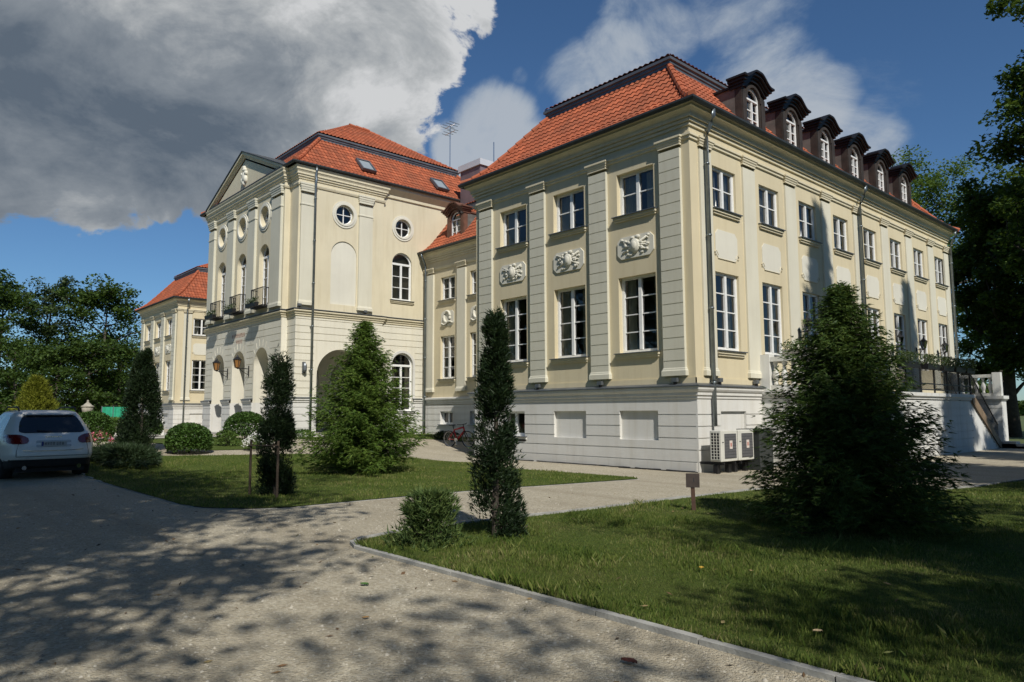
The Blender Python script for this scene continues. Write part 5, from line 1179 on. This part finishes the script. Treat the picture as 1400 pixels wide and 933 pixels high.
for i, (y0, y1) in enumerate(((9.0, 10.4), (11.2, 12.4), (12.9, 14.0), (14.3, 15.4), (15.6, 16.6))):
    flower_box((2.12, y0), (2.12, y1), 3.15, ('trailing flower box on railing nearest the conifer', 'silvery trailing flower box second along the terrace railing', 'leafy flower box at the middle of the terrace railing', 'bushy flower box before the last one on the railing', 'bushy flower box at the head of the terrace stairs')[i], None, 210 + i, spill=.35, n=700, nf=14, grp='flower boxes on the terrace railing', w=.26)
for i, c in enumerate(AR): flower_box((c - .6, -2.86), (c + .6, -2.86), 6.98, ('dark flower box on the right balconette', 'dark flower box on the middle balconette', 'dark flower box on the left balconette')[i], None, 220 + i, spill=.26, n=360, nf=12, grp='balconette flower boxes', w=.24)

# air conditioners
def ac_unit(y0, label):
    t = empty('air_conditioner', (.62, y0, 0), label, 'air conditioner', 'outdoor air conditioning units'); W, z0, z1, x0, x1 = .80, .33, 1.15, -.17, .17
    m = MB(); m.box((x0, 0, z0), (x1, W, z1)); o = m.build('casing', M['acwhite'], t); bv = o.modifiers.new('bevel', 'BEVEL'); bv.width = .018; bv.segments = 2
    m = MB(); m.box((x1 + .002, .16, z0 + .08), (x1 + .012, W - .07, z1 - .09)); g = m.build('fan_grille', M['acgrey'], t)
    m = MB()
    for k in range(9): z = z0 + .1 + (z1 - z0 - .2) * k / 8; m.box((x1 + .013, .165, z - .003), (x1 + .017, W - .075, z + .003))
    m.build('grille_bars', M['iron'], g)
    m = MB(); m.box((x1 + .018, .38, .66), (x1 + .024, .52, .88)); s = m.build('sticker', plain('sticker_paper', (.62, .55, .50), .6, 0, .05, 9), t); m = MB(); m.box((x1 + .0245, .415, .72), (x1 + .026, .485, .82)); m.build('sticker_print', plain('sticker_red', (.45, .18, .15), .6), s)
    m = MB(); m.box((x0 + .03, -.004, z0 + .05), (x1 - .03, -.001, z1 - .05)); c = m.build('condenser_coil', M['iron'], t); m = MB()
    for k in range(4): x = x0 + .04 + (x1 - x0 - .08) * k / 3; m.box((x - .008, -.02, z0 + .05), (x + .008, -.006, z1 - .05))
    for k in range(10): z = z0 + .06 + (z1 - z0 - .12) * k / 9; m.box((x0 + .03, -.021, z - .007), (x1 - .03, -.007, z + .007))
    m.build('coil_guard', M['acwhite'], c)
    m = MB(); m.box((x1 + .002, .05, z0 + .5), (x1 + .01, .12, z0 + .52)); m.build('handle', M['iron'], t)
    for y in (.1, .66): m = MB(); m.box((-.55, y, .24), (x1, y + .05, .31)); m.box((-.12, y - .05, -.02), (.0, y + .1, .238)); m.build('support', M['iron'], t)
    return t
ac_unit(-.12, 'cream air conditioner with side grille nearest the palace corner'); ac_unit(.74, 'cream air conditioner beside the dark bin')
m = MB(); m.box((.2, 1.75, 0), (.85, 2.5, 1.1)); m.box((.16, 1.7, 1.1), (.9, 2.55, 1.16)); m.box((.86, 1.9, .9), (.89, 2.35, .95))
o = m.build('waste_bin', M['bin']); bv = o.modifiers.new('bevel', 'BEVEL'); bv.width = .03; bv.segments = 2; tag(o, 'dark waste bin between the air conditioners and the terrace', 'bin')
# small sign, cable
t = empty('garden_sign', (4.28, -6.62, 0), 'small brown sign board on a short post in the lawn', 'sign', rz=math.radians(38))
m = MB(); m.hexa([(-.035, -.02, -.1), (.035, -.02, -.1), (.035, .02, -.1), (-.035, .02, -.1), (-.045, -.02, .62), (.015, -.02, .62), (.015, .02, .62), (-.045, .02, .62)]); m.build('post', plain('brown_sign_post', (.07, .035, .022), .7, 0, .3, 9), t)
m = MB(); m.box((-.12, -.036, .40), (.10, -.021, .63)); b_ = m.build('board', plain('brown_sign_board', (.05, .036, .03), .6, 0, .3, 9), t); m = MB(); m.box((-.0, -.039, .49), (.014, -.0365, .56)); m.build('mark', M['ink'], b_)
m = MB(); pts = [(-.05 - .35 * k, -.1 - .05 * math.sin(k * 1.7) - .03 * (k % 3), .03 + gz(-.35 * k, 0)) for k in range(27)]; m.tube(pts, .016, 5); m.tube([(.05, -.12, .02), (-.8, -.22, .02), (-1.6, -.17, .02), (-2.6, -.24, .02)], .014, 5); tag(m.build('cable', M['black'], smooth=True), 'black cable lying along the foot of the plinth', 'cable')
# stakes round the staked cypress
for i, (x, y, lab) in enumerate(((-3.15, -11.1, 'left wooden stake beside the staked cypress'), (-2.2, -10.95, 'right wooden stake beside the staked cypress'))):
    m = MB(); m.tube([(x, y, -.1), (x, y, 1.12)], [.028, .024], 7); tag(m.build('wooden_stake', M['stake']), lab, 'stake', 'stakes at the staked cypress')
m = MB(); m.tube([(-3.2, -11.13, 1.0), (-2.15, -10.97, 1.03)], .018, 6); tag(m.build('crossbar', M['stake']), 'thin wooden rail tied across the two cypress stakes', 'rail')
# urn pillar, low wall, netting
t = empty('urn_pillar', (-28.6, -8.95, .48), 'white pillar topped by a pale stone urn behind the car', 'pillar'); t.scale = (.66, .66, .62); m = MB(); m.box((-.34, -.34, 0), (.34, .34, .12)); m.box((-.28, -.28, .12), (.28, .28, 1.5)); m.box((-.38, -.38, 1.5), (.38, .38, 1.62)); m.build('pillar', M['white'], t)
m = MB(); m.lathe([(0, 1.62), (.2, 1.62), (.2, 1.68), (.09, 1.74), (.09, 1.8), (.2, 1.9), (.34, 2.1), (.39, 2.36), (.37, 2.42), (.44, 2.46), (.44, 2.52), (.3, 2.58), (.2, 2.7), (.1, 2.78), (.06, 2.86), (.09, 2.92), (.0, 3.02)], (0, 0, 0), 16); m.build('urn', M['urn'], t, smooth=True)
m = MB(); m.box((-29.6, -8.6, .3), (-29.35, -5.2, .92)); m.cur = 1; m.box((-29.7, -8.65, .922), (-29.25, -5.15, 1.02)); tag(m.build('garden_wall', [M['white'], M['step']]), 'low white garden wall with pale coping beside the urn pillar', 'wall')
t = empty('net_fence', (-45.4, -4.7, .5), 'green netting fence behind the low garden wall', 'fence'); m = MB()
n = 26
for k in range(n):
    a, b = k / n, (k + 1) / n; m.face([(a * .8 + .05 * math.sin(a * 40), a * 2.0, .75), (b * .8 + .05 * math.sin(b * 40), b * 2.0, .75), (b * .8 + .05 * math.sin(b * 40), b * 2.0, 1.65), (a * .8 + .05 * math.sin(a * 40), a * 2.0, 1.65)])
m.build('netting', M['net'], t)
for k in range(4): m = MB(); m.tube([(.8 * k / 3, 2.0 * k / 3, -.2), (.8 * k / 3, 2.0 * k / 3, 1.7)], .04, 6); m.build('post', M['zinc'], t)

# ------------------------------------------------------------------ bicycle
t = empty('bicycle', (-12.9, 1.75, gz(-12.9, 0) + .01), 'red bicycle leaning on gravel near the recessed wall', 'bicycle', rz=math.radians(-20)); t.rotation_euler = (math.radians(6), 0, math.radians(10))
def wheel(x):
    m = MB(); R_ = .33; m.tube([(x + R_ * math.cos(2 * PI * k / 28), 0, .35 + R_ * math.sin(2 * PI * k / 28)) for k in range(29)], .024, 6); o = m.build('wheel', M['black'], t, smooth=True)
    m = MB(); m.tube([(x + .3 * math.cos(2 * PI * k / 28), 0, .35 + .3 * math.sin(2 * PI * k / 28)) for k in range(29)], .010, 5); m.build('rim', M['steel'], o)
    m = MB(); m.tube([(x, -.04, .35), (x, .04, .35)], .028, 8)
    for k in range(18): a = 2 * PI * k / 18; m.tube([(x, .02 * (-1) ** k, .35), (x + .3 * math.cos(a), 0, .35 + .3 * math.sin(a))], .003, 3)
    m.build('spokes', M['steel'], o)
wheel(-.52); wheel(.55)
m = MB(); bb, sd, hd, hb, ra = (-.08, 0, .32), (-.22, 0, .74), (.34, 0, .86), (.37, 0, .70), (-.52, 0, .35)
for a, b, r in ((bb, sd, .028), (bb, hb, .045), (sd, hd, .036), (hd, hb, .036)): m.tube([a, b], r, 8)
for s in (-.05, .05): m.tube([(bb[0], s, bb[2]), (ra[0], s * 1.2, ra[2])], .014, 6); m.tube([(sd[0], s * .4, sd[2] - .04), (ra[0], s * 1.2, ra[2])], .012, 6)
m.build('bicycle_frame', M['red'], t, smooth=True)
m = MB()
for s in (-.055, .055): m.tube([(.375, s, .68), (.55, s, .35)], .018, 6)
m.tube([(.375, -.06, .68), (.375, .06, .68)], .022, 6); m.build('fork', M['black'], t)
m = MB(); m.tube([sd, (-.26, 0, .92)], .014, 6); so_ = m.build('seat_post', M['black'], t); m = MB(); m.hexa([(-.42, -.075, .92), (-.12, -.02, .93), (-.12, .02, .93), (-.42, .075, .92), (-.42, -.08, .96), (-.12, -.02, .965), (-.12, .02, .965), (-.42, .08, .96)]); m.build('saddle', M['black'], so_)
m = MB(); m.tube([hd, (.32, 0, .98)], .016, 6); m.tube([(.25, -.31, 1.0), (.34, -.15, .98), (.34, .15, .98), (.25, .31, 1.0)], .015, 6); m.build('handlebar', M['black'], t)
m = MB(); m.tube([(-.08, -.06, .32), (-.08, -.07, .32)], .09, 14); m.tube([(-.08, -.08, .32), (-.02, -.09, .16)], .012, 5); m.tube([(-.08, .08, .32), (-.14, .09, .48)], .012, 5); m.box((-.07, -.17, .145), (.03, -.09, .17)); m.box((-.19, .09, .47), (-.09, .17, .495)); m.build('crank', M['steel'], t)

# ------------------------------------------------------------------ car, seen from behind
car = empty('parked_car', (-9.75, -13.40, .0), 'white estate car parked on the shaded gravel at the left', 'car', rz=math.radians(180 + 3))
car.scale = (1.05, 1.05, 1.05); CL, NP = 4.75, 6.5
SL = [(.40, .86, .20), (.46, .93, .08), (.60, .965, .0), (.74, .97, .02), (.88, .97, .05), (1.0, .955, .10), (1.10, .925, .16), (1.16, .90, .21), (1.22, .872, .27), (1.34, .815, .40), (1.46, .76, .53), (1.56, .71, .64), (1.63, .655, .76), (1.665, .56, .95), (1.68, .35, 1.3), (1.683, .0, 1.9)]
def sl(z):
    for (z0, w0, r0), (z1, w1, r1) in zip(SL, SL[1:]):
        if z <= z1: f = max(0, (z - z0) / (z1 - z0)); return w0 + (w1 - w0) * f, r0 + (r1 - r0) * f
    return SL[-1][1:]
def front(z):   # bonnet and windscreen line
    if z < .75: return CL - .02 * abs(z - .6)
    if z < 1.08: return CL - .25 - (z - .75) * 2.6
    return max(2.0, CL - 1.1 - (z - 1.08) * 2.1)
def rear_x(y, z): w, r = sl(z); h = (front(z) - r) / 2; f = min(.999, abs(y) / max(w, .01)); return r + h - h * (1 - f ** NP) ** (1 / NP)
def side_y(x, z): w, r = sl(z); h = (front(z) - r) / 2; c = r + h; f = min(.999, abs(x - c) / h); return w * (1 - f ** NP) ** (1 / NP)
def carpart(name, mb, mat, smooth=True, par=None): return mb.build(name, mat, par or car, smooth)
m = MB(); zs_ = [.40, .44, .50, .56, .60, .66, .74, .81, .88, .94, 1.0, 1.05, 1.10, 1.13, 1.16, 1.19, 1.22, 1.28, 1.34, 1.40, 1.46, 1.51, 1.56, 1.60, 1.63, 1.65, 1.665, 1.675, 1.68, 1.682]; K = 96; rows = []
for z in zs_:
    w, r = sl(z); h = (front(z) - r) / 2; row = []
    for k in range(K):
        a = 2 * PI * k / K; ca, sa = math.cos(a), math.sin(a); row.append((r + h - h * math.copysign(abs(ca) ** (2 / NP), ca), w * math.copysign(abs(sa) ** (2 / NP), sa), z))
    rows.append(row)
for A_, B_ in zip(rows, rows[1:]):
    for k in range(K): m.face([A_[k], A_[(k + 1) % K], B_[(k + 1) % K], B_[k]])
m.face(rows[-1]); m.face(list(reversed(rows[0]))); bo = m.build('body', M['carpaint'], car, True, weld=True)
def rear_patch(name, outline_rows, mat, off=.006, par=None, smooth=True):
    """outline_rows: [(z, y0, y1)] laid on the curved tail"""
    m = MB(); n = 16; pr = None
    for z, y0, y1 in outline_rows:
        row = [(rear_x(y0 + (y1 - y0) * k / n, z) - off, y0 + (y1 - y0) * k / n, z) for k in range(n + 1)]
        if pr:
            for k in range(n): m.face([pr[k], pr[k + 1], row[k + 1], row[k]])
        pr = row
    return m.build(name, mat, par or car, smooth)
rw = rear_patch('rear_window', [(1.135, -.56, .56), (1.15, -.645, .645), (1.18, -.68, .68), (1.28, -.665, .665), (1.38, -.635, .635), (1.48, -.585, .585), (1.53, -.545, .545), (1.555, -.47, .47)], M['carglass'], .012)
m = MB(); m.tube([(rear_x(0, 1.15) - .03, .03, 1.16), (rear_x(.25, 1.19) - .035, .33, 1.2)], .011, 5); m.build('rear_wiper', M['black'], rw)
for s in (-1, 1):
    rear_patch('tail_lamp', [(.885, s * .60, s * .80), (.90, s * .54, s * .92), (.95, s * .50, s * .952), (1.02, s * .515, s * .945), (1.06, s * .57, s * .925), (1.095, s * .66, s * .89), (1.105, s * .72, s * .86)], M['taillight'], .012)
    m = MB(); m.face([(x, s * (side_y(x, z) + .006), z) for x, z in ((.75, 1.18), (1.9, 1.14), (3.15, 1.12), (2.75, 1.34), (2.3, 1.54), (1.5, 1.56), (.95, 1.5))]); m.build('side_window', M['carglass'], car)
    m = MB(); ry = .60; m.tube([(.8, s * ry, 1.66), (.95, s * ry, 1.745), (2.2, s * (ry - .01), 1.755), (2.5, s * (ry - .02), 1.69)], .02, 6); m.build('roof_rail', M['iron'], car)
    m = MB(); m.box((3.05, s * .92 - .1, 1.02), (3.17, s * .92 + .1, 1.18)); m.build('door_mirror', M['carpaint'], car)
    for x in (.95, 3.75):
        m = MB(); yc = s * .80; R_ = .365; m.lathe([(0, -.13), (.24, -.135), (.33, -.13), (R_, -.09), (R_, .09), (.33, .13), (.24, .135), (0, .13)], (0, 0, 0), 26)
        m.v = [(x + a, yc + c, R_ + .005 + b) for a, b, c in m.v]; wo = m.build('wheel', M['black'], car, True); m = MB()
        for k in range(10): a = PI * 2 * k / 10; m.tube([(x, yc + s * .132, R_), (x + .22 * math.cos(a), yc + s * .137, R_ + .22 * math.sin(a))], .018, 5)
        m.tube([(x + .235 * math.cos(2 * PI * k / 20), yc + s * .137, R_ + .235 * math.sin(2 * PI * k / 20)) for k in range(21)], .014, 5); m.build('rim', M['steel'], wo)
    m = MB(); m.tube([(.10, s * .56, .33), (.35, s * .56, .34)], .05, 8); m.build('exhaust_pipe', M['chrome'], car)
m = MB()
for z0, z1, i0, i1 in ((.34, .52, .05, -.008),):
    pr = None
    for z, o_ in ((.30, .14), (.36, .02), (.50, -.008), (.52, -.006)):
        row = []
        for k in range(33): y = -.90 + 1.8 * k / 32; row.append((rear_x(y, max(.46, z)) + o_, y, z))
        if pr:
            for k in range(32): m.face([pr[k], pr[k + 1], row[k + 1], row[k]])
        pr = row
m.box((.2, -.7, .22), (4.2, .7, .41)); m.build('lower_bumper', M['black'], car)
pr_ = rear_patch('plate_recess', [(.80, -.34, .34), (.815, -.36, .36), (.945, -.36, .36), (.96, -.33, .33)], plain('shadowed_recess_paint', (.45, .46, .48), .4), .004)
xp = rear_x(0, .87) - .03; m = MB(); m.box((xp, -.26, .825), (xp + .03, .26, .935)); pl = m.build('number_plate', M['plate'], car, False)
m = MB(); R = random.Random(8)
for k in range(8):      # unreadable in the photograph: letter-sized strokes only
    y = -.19 + k * .055 + (.02 if k > 2 else 0)
    for q in (0, .022): m.box((xp - .003, y + q, .845), (xp - .0005, y + q + .008, .915))
    if R.random() < .7: zz = R.choice((.845, .876, .907)); m.box((xp - .0028, y + .008, zz), (xp - .0006, y + .022, zz + .008))
m.build('plate_characters', M['ink'], pl, False); m = MB(); m.box((xp - .003, .222, .828), (xp - .0005, .257, .932)); m.build('plate_strip', plain('blue_plate_strip', (.02, .05, .25), .5), pl, False)
m = MB()
for k in range(7): y = -.15 + k * .05; m.box((rear_x(y, 1.04) - .012, y - .017, 1.03), (rear_x(y, 1.04) - .004, y + .017, 1.052))
m.build('tailgate_badge', M['chrome'], car, False)
m = MB(); m.tube([(rear_x(y, .72) - .006, y, .72 + .02 * (abs(y) / .62) ** 4) for y in [-.62 + 1.24 * k / 16 for k in range(17)]], .009, 5); m.build('tailgate_trim', M['chrome'], car)
m = MB()
for s in (-1, 1): m.tube([(rear_x(y, z) - .002, y, z) for y, z in ((s * .74, .60), (s * .735, .72), (s * .70, .88), (s * .66, .90))], .006, 4)
m.tube([(rear_x(y, .595) - .002, y, .595) for y in [-.74 + 1.48 * k / 20 for k in range(21)]], .006, 4); m.build('panel_gap', M['black'], car)
m = MB(); pr = None
for z, o_ in ((1.575, -.10), (1.60, -.13), (1.625, -.09)):
    row = [(rear_x(y, min(z, 1.62)) + o_, y, z) for y in [-.56 + 1.12 * k / 16 for k in range(17)]]
    if pr:
        for k in range(16): m.face([pr[k], pr[k + 1], row[k + 1], row[k]])
    pr = row
m.build('roof_spoiler', M['carpaint'], car)

# ------------------------------------------------------------------ sky, sun, camera
def sky_world():
    w = bpy.data.worlds.new('World'); S.world = w; w.use_nodes = True; t = NT(w.node_tree); t.n.clear()
    el = math.asin(SUN_DIR.z); az = math.atan2(SUN_DIR.x, SUN_DIR.y)
    sky = t.add('ShaderNodeTexSky', sky_type='NISHITA', sun_disc=False, sun_elevation=el, sun_rotation=az, altitude=100, air_density=1.0, dust_density=SKY_DUST, ozone_density=5.0)
    bg = t.add('ShaderNodeBackground', {'Color': t.mix(1.0, sky.outputs[0], (.73, .94, 1.07), 'MULTIPLY'), 'Strength': SKY_STR})
    d = t.add('ShaderNodeTexCoord').outputs['Generated']
    def blobs(lst):
        acc = None
        for az_, el_, r, wt in lst:
            a, e = math.radians(az_), math.radians(el_); c = (math.sin(a) * math.cos(e), math.cos(a) * math.cos(e), math.sin(e))
            dot = t.add('ShaderNodeVectorMath', {0: d, 1: c}, operation='DOT_PRODUCT').outputs['Value']
            mr = t.add('ShaderNodeMapRange', {0: dot, 1: math.cos(math.radians(r * 1.35)), 2: math.cos(math.radians(r * .25)), 3: 0.0, 4: wt}, interpolation_type='SMOOTHSTEP').outputs[0]
            acc = mr if acc is None else t.math('MAXIMUM', acc, mr)
        return acc
    warp = t.add('ShaderNodeMapping', {'Vector': d, 'Scale': (1, 1, 1.5)}).outputs[0]
    n1 = t.noise(warp, 4.6, 12, .62, .5); n2 = t.noise(warp, 13.0, 10, .68, .4); n3 = t.noise(warp, 2.2, 4, .5)
    A = blobs(CLOUD_DARK)
    fA = t.math('ADD', A, t.math('ADD', t.math('MULTIPLY', t.math('SUBTRACT', n1, .5), 1.25), t.math('MULTIPLY', t.math('SUBTRACT', n2, .5), .55)))
    wv = t.add('ShaderNodeVectorMath', {0: warp, 1: t.add('ShaderNodeVectorMath', {0: t.add('ShaderNodeTexNoise', {'Vector': warp, 'Scale': 9.0, 'Detail': 5.0}).outputs['Color'], 1: (.09, .09, .09)}, operation='MULTIPLY').outputs[0]}, operation='ADD').outputs[0]
    b1 = t.add('ShaderNodeTexVoronoi', {'Vector': wv, 'Scale': 9.0}).outputs['Distance']; b2 = t.add('ShaderNodeTexVoronoi', {'Vector': wv, 'Scale': 24.0}).outputs['Distance']
    bil = t.math('SUBTRACT', .66, t.math('ADD', t.math('MULTIPLY', b1, .85), t.math('MULTIPLY', b2, .45)))
    fA = t.math('ADD', fA, t.math('MULTIPLY', bil, .42))
    alA = t.ramp(fA, [(.38, (0, 0, 0)), (.49, (1, 1, 1))], 'EASE')
    dk = blobs(CLOUD_SHADE)
    sh = t.math('ADD', t.math('MULTIPLY', t.math('SUBTRACT', fA, .5), .5), t.math('ADD', t.math('MULTIPLY', dk, .82), t.math('ADD', t.math('MULTIPLY', t.math('SUBTRACT', n1, .5), 1.15), t.math('MULTIPLY', t.math('SUBTRACT', n2, .5), .35))))
    sh = t.math('SUBTRACT', sh, t.math('MULTIPLY', bil, .42))
    colA = t.ramp(sh, [(.0, (.62, .63, .64)), (.22, (.42, .44, .455)), (.5, (.235, .265, .30)), (.95, (.105, .137, .18))])
    B = blobs(CLOUD_WHITE); st = t.add('ShaderNodeMapping', {'Vector': d, 'Rotation': (0.0, 0.35, 0.6), 'Scale': (1.0, 2.6, 2.2)}).outputs[0]
    n4 = t.noise(st, 3.4, 10, .62, .5)
    fB = t.math('ADD', B, t.math('ADD', t.math('MULTIPLY', t.math('SUBTRACT', n4, .5), 1.5), t.math('MULTIPLY', t.math('SUBTRACT', n2, .5), .35)))
    alB = t.math('MULTIPLY', t.ramp(fB, [(.30, (0, 0, 0)), (.85, (1, 1, 1))], 'EASE'), .85)
    colB = t.ramp(t.math('ADD', fB, t.math('MULTIPLY', t.math('SUBTRACT', n1, .5), .8)), [(.3, (.27, .35, .45)), (.95, (.46, .50, .545))])
    cb = t.add('ShaderNodeBackground', {'Color': colB, 'Strength': 1.0}); ca = t.add('ShaderNodeBackground', {'Color': colA, 'Strength': 1.0})
    m1 = t.add('ShaderNodeMixShader', {0: alB, 1: bg.outputs[0], 2: cb.outputs[0]}); m2 = t.add('ShaderNodeMixShader', {0: alA, 1: m1.outputs[0], 2: ca.outputs[0]})
    o = t.add('ShaderNodeOutputWorld', {'Surface': m2.outputs[0]})
sky_world()
L = bpy.data.lights.new('sun', 'SUN'); L.energy = SUN_STR; L.angle = math.radians(.53); L.color = (1.0, .955, .87)
so = bpy.data.objects.new('sun', L); COL.objects.link(so); so.location = SUN_DIR * 100; so.rotation_euler = (-SUN_DIR).to_track_quat('-Z', 'Y').to_euler()
cam = bpy.data.cameras.new('camera'); cam.sensor_width = 36; cam.lens = 25.08; cam.clip_end = 4000; cam.clip_start = .05
co = bpy.data.objects.new('camera', cam); COL.objects.link(co); co.location = CAM_LOC; co.matrix_world = Matrix(CAM_M); S.camera = co
S.view_settings.view_transform = 'Standard'; S.view_settings.look = 'None'; S.view_settings.exposure = EXPOSURE; S.view_settings.gamma = 1; S.view_settings.use_curve_mapping = False
S.render.engine = 'CYCLES'; S.cycles.max_bounces = 6; S.cycles.diffuse_bounces = 3; S.cycles.transparent_max_bounces = 8; S.cycles.use_denoising = True
